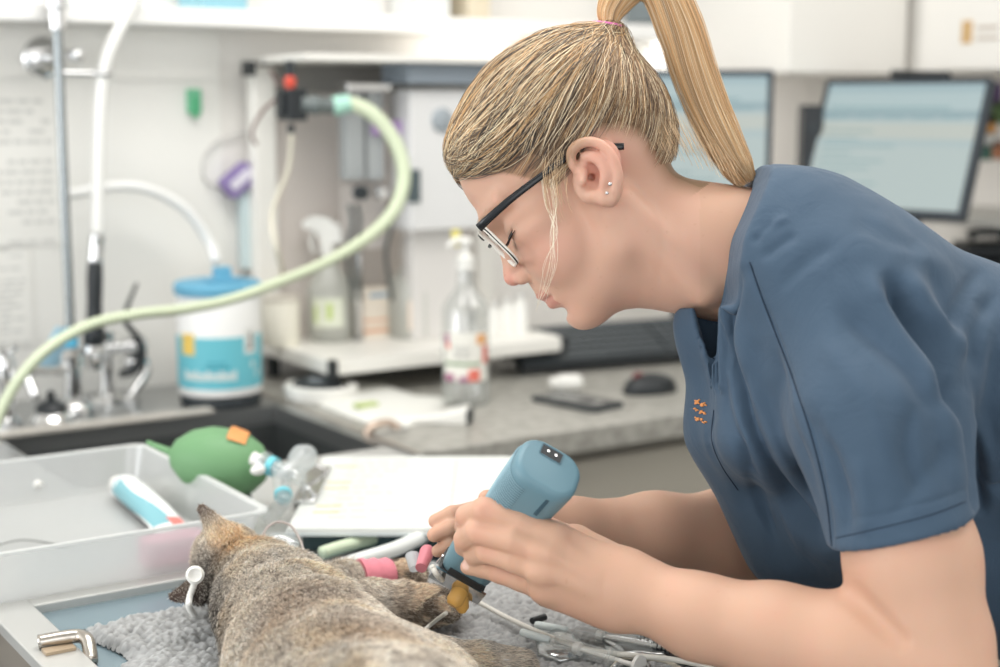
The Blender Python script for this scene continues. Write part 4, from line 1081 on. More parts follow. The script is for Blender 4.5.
bm = B(); box(bm, (W*.68, .02, .0019), (W*.686, Lb-.02, .0022), Mb); obj('fold_line', bm, mat('fold_pink', (204, 184, 180), .8), cb)
# clip along the left edge
bm = B(); box(bm, (-.004, Lb*.30, .002), (.02, Lb*.78, .006), Mb); box(bm, (-.006, Lb*.30, -.007), (-.002, Lb*.78, .006), Mb); cl_ = obj('clip', bm, M_chrome, cb, bevel=.001)
bm = B(); tube(bm, [Mb @ Vector(v) for v in ((.018, Lb*.36, .006), (.006, Lb*.38, .016), (-.012, Lb*.45, .020), (-.012, Lb*.6, .020), (.006, Lb*.68, .016), (.018, Lb*.7, .006))], .0022, seg=8); obj('lever', bm, M_chrome, cl_, smooth=True)
# dark folded pouch that carries the clipboard
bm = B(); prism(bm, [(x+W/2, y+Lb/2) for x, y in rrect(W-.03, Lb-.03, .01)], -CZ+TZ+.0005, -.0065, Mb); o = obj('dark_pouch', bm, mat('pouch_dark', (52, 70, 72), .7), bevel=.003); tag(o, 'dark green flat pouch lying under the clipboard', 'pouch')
# clear plastic airway adapters with blue ends beside the clip
def adapters():
    t = thing('airway_adapter', 'clear plastic airway adapter with aqua ring between green bag and clipboard', 'adapter', at_z(278, 500, DZ))
    a = at_d(262, 462, 1.68); b = at_d(300, 478, 1.66); c = at_d(284, 500, 1.62)
    bm = B(); cyl(bm, a, b, .010); cyl(bm, a.lerp(b, .45), c, .009); lathe(bm, [(.013, 0), (.013, .006)], a, b-a); obj('body', bm, M_clear, t, smooth=True, angle=40)
    bm = B(); cyl(bm, a.lerp(b, .2), a.lerp(b, .35), .0112); obj('aqua_ring', bm, mat('ring_aqua', (110, 196, 210), .4), t, smooth=True, angle=40); bm = B(); cyl(bm, a.lerp(b, .45).lerp(c, .80), a.lerp(b, .45).lerp(c, .88), .0098); obj('aqua_ring', bm, mat('ring_aqua', (110, 196, 210), .4), t, smooth=True, angle=40)
    bm = B(); ball(bm, at_d(258, 470, 1.66), (.009, .006, .006)); cyl(bm, a, a+(a-b).normalized()*.012, .006, .008); obj('tip', bm, M_white, t, smooth=True)
    bm = B(); tube(bm, [c, c.lerp(at_z(276, 512, DZ+.01), .6), at_z(268, 520, DZ+.008)], .009, seg=14); obj('tail', bm, M_clear, t, smooth=True)
    bm = B(); q = at_z(286, 505, DZ); cyl(bm, (q.x, q.y, DZ), (q.x, q.y, c.z), .006); obj('leg', bm, M_clear, t, smooth=True)
adapters()
p = at_d(303, 458, 1.70)
t = thing('clear_bulb', 'clear plastic bulb syringe lying at the back left corner of the clipboard', 'bulb', (p.x, p.y, CZ+.002))
q = at_d(284, 474, 1.655)
bm = B(); lathe(bm, [(.001, -.02), (.011, -.014), (.016, 0), (.014, .012), (.0085, .024), (.008, .05), (.004, .055)], p, q-p, seg=28); obj('bulb', bm, clearish('bulb_milk', (226, 232, 234), .5, .12, .14), t, smooth=True)
bm = B(); cyl(bm, (p.x, p.y-.005, TZ), (p.x, p.y, p.z-.012), .004); obj('peg', bm, M_clear, t, smooth=True)
# endotracheal tube packets under the clipboard's front edge
def tube_thing(name, label, pts, r, m, cat_, group=None, flat=1.0, seg=12):
    bm = B(); tube(bm, pts, r, seg=seg, flat=flat); o = obj(name, bm, m, smooth=True); tag(o, label, cat_, group); return o
tube_thing('white_tube', 'fat white plastic tube lying in front of the clipboard behind the cat', [at_z(322, 572, .952), at_z(360, 560, .955), at_z(395, 549, .958), at_z(424, 536, .958)], .0078, mat('tube_plastic', (226, 230, 228), .35), 'tube')
tube_thing('green_tube', 'pale green plastic tube beside the white one behind the cat', [at_z(322, 553, .951), at_z(345, 546, .952), at_z(376, 538, .953)], .007, mat('tube_green', (206, 220, 192), .4), 'tube')

# ================================================================== SMALL INSTRUMENTS ON THE TOWEL, RIGHT
TT = TOWZ+.0125
def syringe(px0, py0, px1, py1, label, m_liq=None, r=.0055):
    a = at_z(px0, py0, TT+r); b = at_z(px1, py1, TT+r); d = (b-a).normalized(); L = (b-a).length
    t = thing('syringe', label, 'syringe', a, group='syringes on the towel')
    bm = B(); lathe(bm, [(.0018, 0), (.0018, .008), (r, .010), (r, L*.72), (r*2.0, L*.72+.0005), (r*2.0, L*.72+.0025)], a, d, seg=20); obj('barrel', bm, M_clear, t, smooth=True, angle=40)
    bm = B(); lathe(bm, [(r*.85, .03), (r*.85, .036), (r*.35, .037), (r*.35, L-.003), (r*1.5, L-.003), (r*1.5, L)], a, d, seg=16); obj('plunger', bm, M_white, t, smooth=True, angle=40)
    bm = B(); lathe(bm, [(.003, -.03), (.0035, -.028), (.0035, 0), (.002, .002)], a, d, seg=12); obj('needle_cap', bm, mat('cap_clear', (226, 236, 236), .4), t, smooth=True, angle=40)
syringe(566, 630, 690, 652, 'clear syringe on the towel nearest her wrist')
syringe(548, 640, 640, 667, 'clear syringe on the towel lower down, crossing under the cable', r=.0065)
# a black rod, clear bag
bm = B(); cyl(bm, at_z(532, 621, TT+.004), at_z(545, 617, TT+.004), .0032); o = obj('black_stopper', bm, M_black, smooth=True, angle=40); tag(o, 'tiny black stopper on the grey towel below her hand', 'stopper')
t = sheet_bag('clear_sachet', 'crumpled clear plastic sachet on the towel in front of the cable', [(535, 640), (556, 632), (580, 640), (590, 655), (560, 662), (538, 656)], TT, .006, clearish('sachet', (226, 236, 236), .3, .06, .3), 'sachet')
t = sheet_bag('clear_wrapper', 'clear plastic wrapper with white edge under the syringes', [(600, 632), (650, 632), (700, 646), (716, 662), (650, 660), (606, 652)], TT-.002, .006, clearish('sachet2', (220, 230, 230), .4, .08, .2), 'wrapper')
# spiky dark comb strip under her forearm
cm = thing('spiked_strip', 'dark spiked rubber strip on the towel below her forearm', 'strip', at_z(700, 655, TT))
a = at_z(640, 643, TT); b_ = at_z(790, 694, TT); d = (b_-a).normalized(); nn = Vector((-d.y, d.x, 0))
bm = B(); box(bm, (0, -.010, 0), ((b_-a).length, .010, .003), basis(a, d, nn, Vector((0, 0, 1)))); obj('backing', bm, M_black, cm)
bm = B()
for i in range(34):
    for j in range(4): 
        p = a+d*(.003+i*(b_-a).length/34.5)+nn*(-.0075+.005*j)+Vector((0, 0, .003)); cyl(bm, p, p+Vector((0, 0, .006)), .0011, .0005, seg=6)
o = obj('spikes', bm, M_dark, cm); o['kind'] = 'stuff'
# scissors handle at the bottom
sc = thing('scissors', 'steel scissors with loop handle at the bottom edge of the towel', 'scissors', at_z(640, 660, TT))
bm = B(); c = at_z(632, 669, TT+.004); pts = [c+Vector((math.cos(a_)*.016, math.sin(a_)*.011, 0)) for a_ in [2*PI*k/20 for k in range(20)]]
R_ = []; 
tube(bm, pts+[pts[0]], .0022, seg=8, n=3); obj('finger_loop', bm, M_steel, sc, smooth=True)
bm = B(); tube(bm, [c+Vector((-.012, .008, 0)), at_z(622, 652, TT+.004), at_z(604, 640, TT+.003)], lambda s: .003-.001*s, seg=8); obj('blade', bm, M_steel, sc, smooth=True)
# cable of the clippers
M_cab_w = mat('cable_white', (222, 220, 212), .4)
cbp = [at_d(432, 566, 1.20), at_d(440, 578, 1.215), at_z(462, 592, TT+.022), at_z(500, 614, TT+.006), at_z(548, 636, TT+.006), at_z(590, 650, TT+.008), at_z(640, 656, TT+.012), at_z(676, 660, TT+.010), at_z(720, 672, TT+.005), at_z(760, 700, TT+.004)]
tube_thing('clipper_cable', 'long off-white cable running from the clippers across the towel', cbp, .0023, M_cab_w, 'cable', seg=10)
tube_thing('looped_cable', 'short off-white cable loop at the bottom edge of the towel', [at_z(612, 668, TT+.004), at_z(622, 660, TT+.006), at_z(645, 658, TT+.006), at_z(668, 662, TT+.004), at_z(690, 675, TT+.004)], .002, mat('cable_sand', (206, 200, 184), .4), 'cable', seg=10)
# orange probe clip
oc = thing('probe_clip', 'amber probe clip with white lead beside the cat paw', 'clip', at_z(458, 612, TT))
A = at_d(462, 596, 1.235); Bp = at_d(446, 613, 1.225)
bm = B(); lathe(bm, [(.006, 0), (.0072, .003), (.0072, .012), (.0045, .016)], A+Vector((0, 0, .006)), Bp-A-Vector((0, 0, .008)), seg=16); lathe(bm, [(.0055, 0), (.0058, .010), (.003, .014)], A, Vector((0, 0, -1))); obj('body', bm, mat('clip_amber', (222, 172, 92), .4), oc, smooth=True, angle=50)
bm = B(); tube(bm, [Bp+(Bp-A)*.0, at_z(434, 622, TT+.02), at_z(424, 632, TT+.012), at_z(424, 648, TT+.006), at_z(436, 668, TT+.004)], .0018, seg=8); obj('lead', bm, M_cab_w, oc, smooth=True)
# ================================================================== CAT
def wz(px, py, z): return np.array(at_z(px, py, z))
CB = TOWZ+.008
cf = Field((.30, .60, .91), (1.0, 1.45, 1.10), .0021)
ctr = [(238, 566, .984, .029), (256, 582, .983, .037), (276, 604, .984, .046), (296, 632, .986, .054), (316, 664, .988, .062), (342, 704, .988, .067), (392, 760, .995, .074), (420, 810, .985, .060)]
pts = [(wz(x, y, z), r) for x, y, z, r in ctr]
for (a, ra), (b, rb) in zip(pts, pts[1:]): cf.cone(a, b, ra, rb, k=.02, flat=(0, 0, 1), ff=1.12)
# shoulder blades, haunch
cf.ell(wz(300, 596, .98), (.026, .036, .026), k=.02); cf.ell(wz(262, 616, .982), (.028, .036, .028), k=.02)
cf.ell(wz(408, 690, .985), (.05, .07, .04), k=.02)
# head: skull + cheeks + muzzle pointing away to the left
hd_ = wz(227, 560, .990)
cf.ell(hd_, (.030, .036, .033), k=.012)
cf.ell(wz(231, 586, .972), (.024, .024, .024), k=.015)
mz = hd_+np.array([.55*.045-.01, .835*.045, -.014])
cf.cone(hd_, mz, .028, .016, k=.012)
# ears
def ear(bl_, br_, tip, th=.0035, inn=None):
    c = (bl_+br_)/2
    for t in np.linspace(0, 1, 7):
        b0 = bl_*(1-t)+br_*t; cf.cone(b0, tip*.9+b0*.1, .0055, .0018, k=.004)
    if inn is not None:
        cf.cone(c+inn*.006+(tip-c)*.12, tip*.80+c*.2+inn*.003, .0085, .002, k=.003, op='s')
tocam = np.array([-.45, -.75, .3])
e1l, e1r, e1t = np.array(at_d(213, 543, 1.352)), np.array(at_d(236, 533, 1.362)), np.array(at_d(199, 505, 1.36))
ear(e1l, e1r, e1t)
e2l, e2r, e2t = np.array(at_d(198, 578, 1.34)), np.array(at_d(201, 600, 1.32)), np.array(at_d(170, 597, 1.325))
ear(e2l, e2r, e2t)
# forelimbs reaching right
def limb(P, k=.008):
    P = [(wz(x, y, z), r) for x, y, z, r in P]
    for (a, ra), (b, rb) in zip(P, P[1:]): cf.cone(a, b, ra, rb, k=k)
limb([(312, 592, .972, .022), (345, 583, .966, .018), (372, 578, .965, .0135), (400, 575, .965, .0120), (412, 574, .964, .0130)])
limb([(330, 618, .972, .028), (372, 606, .965, .022), (402, 603, .964, .0175), (428, 606, .962, .0165), (444, 606, .960, .0150)])
for dx, dy in ((4, -6), (7, 0), (6, 6)): cf.ell(wz(414+dx*.6, 573+dy, .965), (.006, .006, .0055), k=.003)
for dx, dy in ((6, -8), (9, -2), (8, 5), (4, 10)): cf.ell(wz(446+dx*.5, 606+dy*.8, .958), (.007, .007, .006), k=.003)
# hind leg and tail along the bottom edge
limb([(372, 672, .972, .034), (430, 668, .962, .024), (480, 664, .958, .016), (520, 666, .955, .013)])
cf.plane((0, 0, CB-.003), (0, 0, -1), (.2, .5, .9), (1.1, 1.5, .97), k=.004, op='i')
V, Q = cf.mesh(); V = relax(V, Q, 3); N = normals(V, Q)
def catcol(P, N_, rng, hair=True):
    """coat colour by place: grey-brown ticked coat with warm patches and dark bars"""
    base = linrgb((208, 197, 184)); tan = linrgb((222, 200, 170)); grey = linrgb((198, 194, 188)); dark = linrgb((66, 60, 58)); cream = linrgb((250, 242, 228))
    w1 = np.clip((vnoise(P, 34, 1)-.45)*3, 0, 1)[:, None]*.8; w2 = np.clip((vnoise(P, 44, 2)-.5)*4, 0, 1)[:, None]
    c = base*(1-w1)+tan*w1*.75+base*w1*.25; c = c*(1-w2*.6)+grey*w2*.6
    mt_ = vnoise(P, 150, 11)[:, None]; c = c*(.88+.66*mt_)
    # faint ribs of darker ticking across the back
    s = vnoise(P, 60, 3); bar = (np.sin(P[:, 0]*160+P[:, 1]*95+s*9) > .5)[:, None]*np.clip((vnoise(P, 18, 5)-.35)*3, 0, 1)[:, None]
    c = c*(1-.35*bar)+dark*.35*bar
    def near(px, py, z, r, w=1):
        q = wz(px, py, z); return (np.clip(1.6-np.linalg.norm(P-q, axis=1)/r, 0, 1)*w)[:, None]
    for (px, py, z, r, col, w) in ((222, 535, 1.0, .026, tan, .9), (236, 545, 1.015, .02, linrgb((240, 198, 150)), .8), (207, 590, .975, .032, dark, .95), (216, 610, .97, .036, dark, .95), (226, 636, .97, .036, dark, .9), (236, 664, .965, .040, dark, .8), (231, 600, .99, .02, dark, .3), (410, 590, .97, .012, dark, .0)):
        k_ = near(px, py, z, r, w); c = c*(1-k_)+col*k_
    # ear backs and tips
    for tip, r in ((e1t, .016), (e2t, .022)):
        k_ = (np.clip(1.5-np.linalg.norm(P-tip, axis=1)/r, 0, 1)*.85)[:, None]; c = c*(1-k_)+linrgb((88, 70, 64))*k_
    for (px, py, r, w) in ((300, 606, .030, .45), (352, 640, .030, .4), (262, 622, .022, .35), (385, 656, .03, .5)):
        k_ = near(px, py, 1.04, r, w); c = c*(1-k_)+linrgb((150, 120, 92))*k_
    # paws: cream with black bars
    for q in (wz(436, 606, .962), wz(404, 573, .966)):
        d = np.linalg.norm((P-q)*np.array([1, 1, .5]), axis=1); k_ = np.clip(1.6-d/.03, 0, 1)[:, None]
        c = c*(1-k_*.8)+linrgb((236, 208, 178))*k_*.8
        b2 = (vnoise(P, 95, 8) > .52)[:, None]; c = c*(1-.8*b2*k_)+linrgb((44, 40, 40))*.8*b2*k_
    q = wz(402, 610, .955); d = np.linalg.norm(P-q, axis=1); k_ = np.clip(1.5-d/.02, 0, 1)[:, None]; c = c*(1-.7*k_)+dark*.7*k_
    if hair:
        t = rng.normal(.12, .24, (len(P), 1)); c = c*np.exp(t); r2 = rng.random((len(P), 1)); c = np.where(r2 > .76, c*.35+cream*.65, c); c = np.where(r2 < .18, c*.45, c)
    return np.clip(c, 0, 1)
cat = npmesh('cat', V, Q, tint_mat('cat_skin', .8, .1), colors=catcol(V, N, RNG, False)*.75)
tag(cat, 'anaesthetised grey-brown tabby cat lying on the towel with its back to us', 'cat')
# fur
rng = np.random.default_rng(21)
a = V[Q[:, 2]]-V[Q[:, 0]]; b = V[Q[:, 3]]-V[Q[:, 1]]; ar = np.linalg.norm(np.cross(a, b), axis=1)
fc = V[Q].mean(1); ok = (fc[:, 2] > CB+.004)
pr_ = ar*ok; 
tocv = np.array(CAM)-fc; facing = (np.cross(a, b)*tocv).sum(1) > -1e-9
pr_ = pr_*np.where(facing, 1, .25); pr_ /= pr_.sum()
NH = 185000
fi = rng.choice(len(Q), NH, p=pr_); uv = rng.random((NH, 2, 1))
qq = V[Q[fi]]; R0 = (qq[:, 0]*(1-uv[:, 0])+qq[:, 1]*uv[:, 0])*(1-uv[:, 1])+(qq[:, 3]*(1-uv[:, 0])+qq[:, 2]*uv[:, 0])*uv[:, 1]
NN = N[Q[fi, 0]]
flow = (pts[5][0]-pts[0][0]); flow /= np.linalg.norm(flow)
D = np.tile(flow, (NH, 1))
# limbs: flow toward the paws
lm = (R0 @ np.array([math.cos(YAW), -math.sin(YAW), 0])) ; 
pxr = 500+1500*((R0-np.array(CAM)) @ np.array(RC.col[0]))/-((R0-np.array(CAM)) @ np.array(RC.col[2]))
right_dir = np.array([math.cos(YAW), -math.sin(YAW), -.1]); lw = np.clip((pxr-345)/40, 0, 1)[:, None]
D = D*(1-lw)+right_dir*lw
D = D+rng.normal(0, .20, (NH, 3)); D -= NN*(D*NN).sum(1)[:, None]*.9
D /= np.linalg.norm(D, axis=1)[:, None]
head = np.linalg.norm(R0-hd_, axis=1) < .05; paw = pxr > 352
eard = np.minimum(np.linalg.norm(R0-e1t, axis=1), np.linalg.norm(R0-e2t, axis=1)) < .035
Lh = np.where(head, .0055, .0100)*rng.uniform(.6, 1.25, NH); Lh = np.where(paw, .005, Lh); Lh = np.where(eard, .0035, Lh)
Lh = Lh[:, None]
lift = rng.uniform(.25, .6, (NH, 1))
P0 = R0-NN*.001; P1 = R0+NN*Lh*lift*.55+D*Lh*.40; P2 = R0+NN*Lh*lift*.85+D*Lh*.78; P3 = R0+NN*Lh*lift*.85+D*Lh*1.05
S = np.stack([P0, P1, P2, P3], 1); S[:, 1:, 2] = np.maximum(S[:, 1:, 2], TOWZ+.008)
rad = np.tile(np.array([.00015, .00015, .00010, .00003]), (NH, 1))
fur = hair_object('fur', R0, S, rad, catcol(R0, NN, rng), tint_mat('cat_fur', .65, .25), cat)
fur['kind'] = 'stuff'
# white bead ties (trach tie) by the far ear
t = thing('bead_tie', 'white beaded tie with a round clasp around the cat head', 'tie', at_z(196, 600, TOWZ))
P_ = [at_d(195, 571, 1.322), at_d(194, 584, 1.318), at_d(190, 596, 1.315), at_d(189, 606, 1.31), at_z(193, 614, TT)]
bm = B(); 
for i, p in enumerate(catmull(P_, 4)): ball(bm, p, .0032, seg=10)
o = obj('beads', bm, M_white, t, smooth=True); o['kind'] = 'stuff'
c0 = at_d(195, 575, 1.315); bm = B(); 
dr = (CAM-c0).normalized(); lathe(bm, [(.003, 0), (.0078, .0), (.0082, .002), (.006, .0045), (.003, .003)], c0, dr, seg=20); obj('clasp', bm, M_white, t, smooth=True, angle=50)
# clear hoop (breathing tube) by the ear
bm = B(); tube(bm, [at_d(262, 545, 1.40), at_d(266, 529, 1.41), at_d(278, 522, 1.42), at_d(291, 526, 1.42), at_d(300, 540, 1.41), at_d(304, 552, 1.39)], .0012, seg=8); o = obj('wire_hoop', bm, mat('hoop_grey', (180, 170, 166), .4), smooth=True); tag(o, 'thin wire hoop standing behind the cat neck', 'wire')
bm = B(); tube(bm, [at_z(262, 545, .975), at_z(280, 538, .98), at_z(296, 545, .975)], .008, seg=14, flat=.7); o = obj('clear_airway', bm, M_clear, smooth=True); tag(o, 'clear plastic airway lying behind the cat head', 'airway')
# pink bandage round the foreleg
a = wz(360, 580, .967); b = wz(391, 576, .966)
bm = B(); R_ = []
d = Vector(b-a).normalized(); x_, y_, z_ = frame_of(d)
for i in range(9):
    s = i/8; q = .0200+.0010*math.sin(i*2.1)-.003*s
    R_.append([Vector(a).lerp(Vector(b), s)+x_*math.cos(2*PI*k/24)*q+y_*math.sin(2*PI*k/24)*q for k in range(24)])
rings(bm, R_); o = obj('pink_bandage', bm, mat('bandage_pink', (228, 138, 152), .7, bump=.3, bscale=150), smooth=True, angle=50); tag(o, 'pink bandage wrapped round the cat foreleg', 'bandage')
t = thing('catheter', 'white and pink catheter port by the cat paw next to the clippers', 'catheter', at_z(418, 585, TT))
a = at_d(412, 555, 1.32); b_ = at_d(415, 569, 1.31)
bm = B(); cyl(bm, a, b_, .0062, .005); obj('hub', bm, clearish('port_white', (232, 238, 242), .75, .2, .1), t, smooth=True, angle=40)
a = at_d(427, 552, 1.315); b_ = at_d(421, 568, 1.295); bm = B(); cyl(bm, a, b_, .0065, .005); ball(bm, a, .0066); obj('pink_cap', bm, mat('cap_rose', (218, 132, 144), .45), t, smooth=True, angle=60)
# ================================================================== PERSON  (modelled in a frame aligned with the lens axis, metres)
def c3(px, py, d): return np.array(cp(px, py, d))
O_ = c3(590, 185, 1.285)
f_ = np.array([-.8, -.6, 0]); u_ = np.array([-.6, .8, 0]); s_ = np.array([0, 0, 1.])
HAX = [f_, u_, s_]
def Hd(a, b, c=0): return O_+(a*f_+b*u_+c*s_)*.001
def mm(*v): return [x*.001 for x in v]
bf = Field((-.095, -.335, -1.50), (.46, .285, -1.01), .0016)
# ---- skull and face
bf.ell(Hd(1, 48), mm(90, 76, 73), HAX, k=.004)
bf.ell(Hd(-30, 22), mm(58, 55, 62), HAX, k=.02)
bf.ell(Hd(42, -16), mm(47, 66, 54), HAX, k=.015)
bf.ell(Hd(55, -50), mm(30, 42, 38), HAX, k=.012)
for s in (-1, 1):
    bf.cone(Hd(62, -80, 10*s), Hd(16, -54, 44*s), .015, .014, k=.015)
    bf.cone(Hd(16, -54, 44*s), Hd(4, -8, 54*s), .014, .015, k=.012)
    bf.ell(Hd(56, -26, 30*s), mm(30, 30, 25), HAX, k=.012)
    bf.ell(Hd(58, 0, 43*s), mm(26, 13, 16), HAX, k=.012)
    bf.cone(Hd(86, 28, 10*s), Hd(72, 33, 46*s), .009, .007, k=.010)          # brow
    bf.ell(Hd(90, 8, 31*s), mm(13, 9, 15), HAX, k=.010, op='s')               # socket
    bf.ell(Hd(70.5, 7, 31*s), mm(13.5, 12.5, 14), HAX, k=.003)                # closed-down lid
    for (p, q) in (((83.4, 3.0, 22), (84.0, 3.2, 31)), ((84.0, 3.2, 31), (81.8, 4.4, 37.5)), ((81.8, 4.4, 37.5), (77.2, 6.2, 42.6)), ((77.2, 6.2, 42.6), (70.5, 8.5, 45.6))):
        bf.cone(Hd(p[0], p[1], p[2]*s), Hd(q[0], q[1], q[2]*s), .0012, .0012, k=.0014, op='s')   # slit under the lowered lid
bf.ell(Hd(67, -84), mm(18, 15, 19), HAX, k=.010)                            # chin
bf.ell(Hd(72, -50), mm(19, 24, 24), HAX, k=.010)                            # mouth mound
bf.cone(Hd(84, 22), Hd(90, -5), .0068, .0068, k=.008)                        # bridge
bf.cone(Hd(90, -5), Hd(99.5, -23), .0068, .0085, k=.006)
for s in (-1, 1):
    bf.ell(Hd(92, -28, 9.5*s), mm(9, 7, 6), HAX, k=.004)
    bf.ell(Hd(94, -35.5, 5.5*s), mm(5, 2.4, 3), HAX, k=.002, op='s')
bf.cone(Hd(88, -37), Hd(88, -44), .004, .004, k=.005)
for c in (-13, -7, 0, 7, 13):
    bf.ell(Hd(88.5-abs(c)*.42, -50.5-abs(c)*.12, c), mm(6.5, 4.2, 7), HAX, k=.003)
    bf.ell(Hd(85.0-abs(c)*.42, -62.5+abs(c)*.2, c), mm(6.2, 4.6, 7), HAX, k=.003)
for c0, c1 in ((-20, -8), (-8, 0), (0, 8), (8, 20)):
    q = lambda c: Hd(94.5-abs(c)*.52, -56.8+abs(c)*.02, c)
    bf.cone(q(c0), q(c1), .0016, .0016, k=.0016, op='s')
bf.ell(Hd(84, -73), mm(6, 4, 16), HAX, k=.006, op='s')                      # under the lip
# ---- ear (near side, and its mirror)
def ear_pts(P, s):
    out = []
    for px, py, dd in P:
        q = c3(px, py, 1.212+dd)
        if s < 0: q = q.copy(); q[2] = 2*O_[2]-q[2]
        out.append(q)
    return out
for s in (1, -1):
    def chain(P, r, k=.002, op='u'):
        if len(P) > 2:
            n0 = len(P); P = [tuple(v) for v in catmull([Vector(p) for p in P], 4)]; r = list(np.interp(np.linspace(0, n0-1, len(P)), range(n0), r))
        P = ear_pts(P, s)
        for i in range(len(P)-1): bf.cone(P[i], P[i+1], r[i], r[i+1], k=k, op=op)
    plate = ear_pts([(597, 172, .0010)], s)[0]
    bf.ell(plate, mm(18.5, 27.5, 7.5), [np.array([.93, -.37, 0]), np.array([.37, .93, 0]), s_], k=.006)
    cc = ear_pts([(594, 176, -.006)], s)[0]
    bf.ell(cc, mm(10, 15, 7), [np.array([.93, -.37, 0]), np.array([.37, .93, 0]), s_], k=.004, op='s')
    chain([(580, 172, .002), (571, 162, -.003), (573, 149, -.006), (585, 142, -.008), (600, 144, -.010), (612, 156, -.012), (618, 174, -.011), (616, 191, -.007), (610, 202, -.003)], [.0026, .0028, .0030, .0030, .0030, .0030, .0032, .0040, .0045], k=.0035)
    chain([(583, 156, -.004), (597, 158, -.008), (606, 172, -.009), (604, 187, -.006)], [.002, .0026, .0030, .0028], k=.005)
    chain([(584, 172, -.004), (583, 181, -.005)], [.0036, .0036], k=.003)
    chain([(592, 195, -.003), (603, 199, -.004)], [.0045, .006], k=.004)
    chain([(592, 176, -.002), (591, 178, .008)], [.0032, .003], k=.002, op='s')
# ---- neck
bf.cone(c3(648, 232, 1.285), c3(775, 262, 1.285), .050, .060, k=.030)
bf.cone(c3(612, 262, 1.285), c3(720, 262, 1.285), .034, .045, k=.025)
# neck tendon
bf.cone(c3(622, 205, 1.232), c3(705, 290, 1.245), .013, .012, k=.014)
# ---- torso inside the shirt
for d in (1.235, 1.285, 1.335):
    bf.cone(c3(815, 285, d), c3(975, 385, d), .046, .058, k=.03)
    bf.cone(c3(840, 360, d), c3(900, 470, d), .050, .050, k=.03)
bf.cone(c3(975, 375, 1.285), c3(1120, 480, 1.285), .075, .09, k=.03)
# ---- near arm (her left)
S1 = c3(858, 312, 1.165); E1 = c3(938, 668, 1.062)
bf.cone(S1, c3(897, 480, 1.108), .038, .0445, k=.02)
bf.cone(c3(897, 480, 1.108), c3(912, 560, 1.080), .0445, .0475, k=.015)
bf.cone(c3(912, 560, 1.080), E1, .0475, .0385, k=.010)
bf.cone(c3(950, 640, 1.07), c3(945, 690, 1.066), .028, .022, k=.015)
W1 = c3(636, 593, 1.143)
FZ = np.array([0, 0, 1.])
bf.cone(E1, c3(850, 652, 1.085), .0375, .0395, k=.008)
bf.cone(c3(850, 652, 1.085), c3(775, 634, 1.105), .0395, .0345, k=.02)
bf.cone(c3(775, 634, 1.105), c3(700, 617, 1.125), .0345, .0285, k=.02)
bf.cone(c3(700, 617, 1.125), W1, .0290, .0262, k=.02, flat=FZ, ff=1.12)
# palm
def palm(a, b, ra, rb, k=.012, ff=1.25): bf.cone(a, b, ra, rb, k=k, flat=FZ, ff=ff)
palm(W1, c3(612, 588, 1.143), .0265, .0265)
palm(c3(618, 580, 1.146), c3(560, 541, 1.146), .0215, .0135)
palm(c3(618, 588, 1.142), c3(553, 556, 1.138), .0215, .0135)
palm(c3(616, 597, 1.142), c3(548, 576, 1.140), .0200, .0135)
palm(c3(616, 604, 1.146), c3(549, 592, 1.149), .0180, .0125)
for px, py, d in ((550, 534, 1.136), (543, 552, 1.129), (540, 573, 1.131), (544, 591, 1.140)): bf.ell(c3(px, py, d), mm(11, 9, 7), k=.007)
def finger(P, R, k=.0022):
    P = [c3(*p) for p in P]
    for i in range(len(P)-1): bf.cone(P[i], P[i+1], R[i], R[i+1], k=(.004 if i == 0 else k))
# index / middle / ring / little of the near hand
finger([(556, 537, 1.142), (520, 521, 1.142), (484, 510, 1.146), (467, 516, 1.165), (464, 527, 1.190)], [.0112, .0098, .0098, .0088, .0078])
finger([(548, 553, 1.136), (512, 540, 1.138), (478, 531, 1.148), (465, 539, 1.172), (464, 547, 1.200)], [.0112, .0100, .0099, .0088, .0078])
finger([(546, 572, 1.139), (514, 560, 1.144), (487, 551, 1.156), (475, 555, 1.180), (474, 560, 1.205)], [.0110, .0096, .0094, .0082, .0074])
finger([(548, 590, 1.150), (520, 580, 1.158), (500, 573, 1.168), (482, 568.5, 1.184), (468, 567, 1.192)], [.0100, .0086, .0082, .0073, .0064])
# thumb on the far side of the clippers
finger([(612, 570, 1.165), (575, 545, 1.190), (530, 522, 1.222), (493, 502, 1.205), (487, 499, 1.198)], [.017, .0135, .0105, .0085, .0075], k=.006)
bf.cone(c3(618, 575, 1.155), c3(575, 545, 1.180), .02, .0135, k=.012)
# tendons on the back of the hand
for a, b in (((596, 571, 1.1285), (556, 541, 1.131)), ((594, 580, 1.1255), (550, 555, 1.126)), ((594, 591, 1.1265), (548, 573, 1.128))):
    bf.cone(c3(*a), c3(*b), .0022, .0028, k=.009)
# ---- far arm (her right)
S2 = c3(835, 330, 1.42)
bf.cone(c3(853, 595, 1.060), c3(900, 640, 1.036), .0030, .0006, k=.012, op='s')
bf.cone(S2, c3(815, 470, 1.425), .045, .040, k=.02); bf.cone(c3(815, 470, 1.425), c3(812, 548, 1.42), .040, .038, k=.02)
bf.cone(c3(812, 548, 1.42), c3(735, 534, 1.395), .040, .0405, k=.015)
bf.cone(c3(735, 534, 1.395), c3(655, 530, 1.36), .0405, .0310, k=.02)
bf.cone(c3(655, 530, 1.36), c3(572, 528, 1.325), .0310, .0245, k=.02)
bf.cone(c3(572, 528, 1.325), c3(520, 528, 1.30), .025, .024, k=.015)
bf.ell(c3(505, 530, 1.292), mm(26, 26, 15), k=.012)
finger([(500, 514, 1.290), (472, 511, 1.278), (452, 514, 1.272), (435, 521, 1.270)], [.0092, .0078, .0070, .0060])
finger([(500, 527, 1.285), (470, 525, 1.270), (450, 528, 1.263), (434, 535, 1.262)], [.0092, .0080, .0072, .0062])
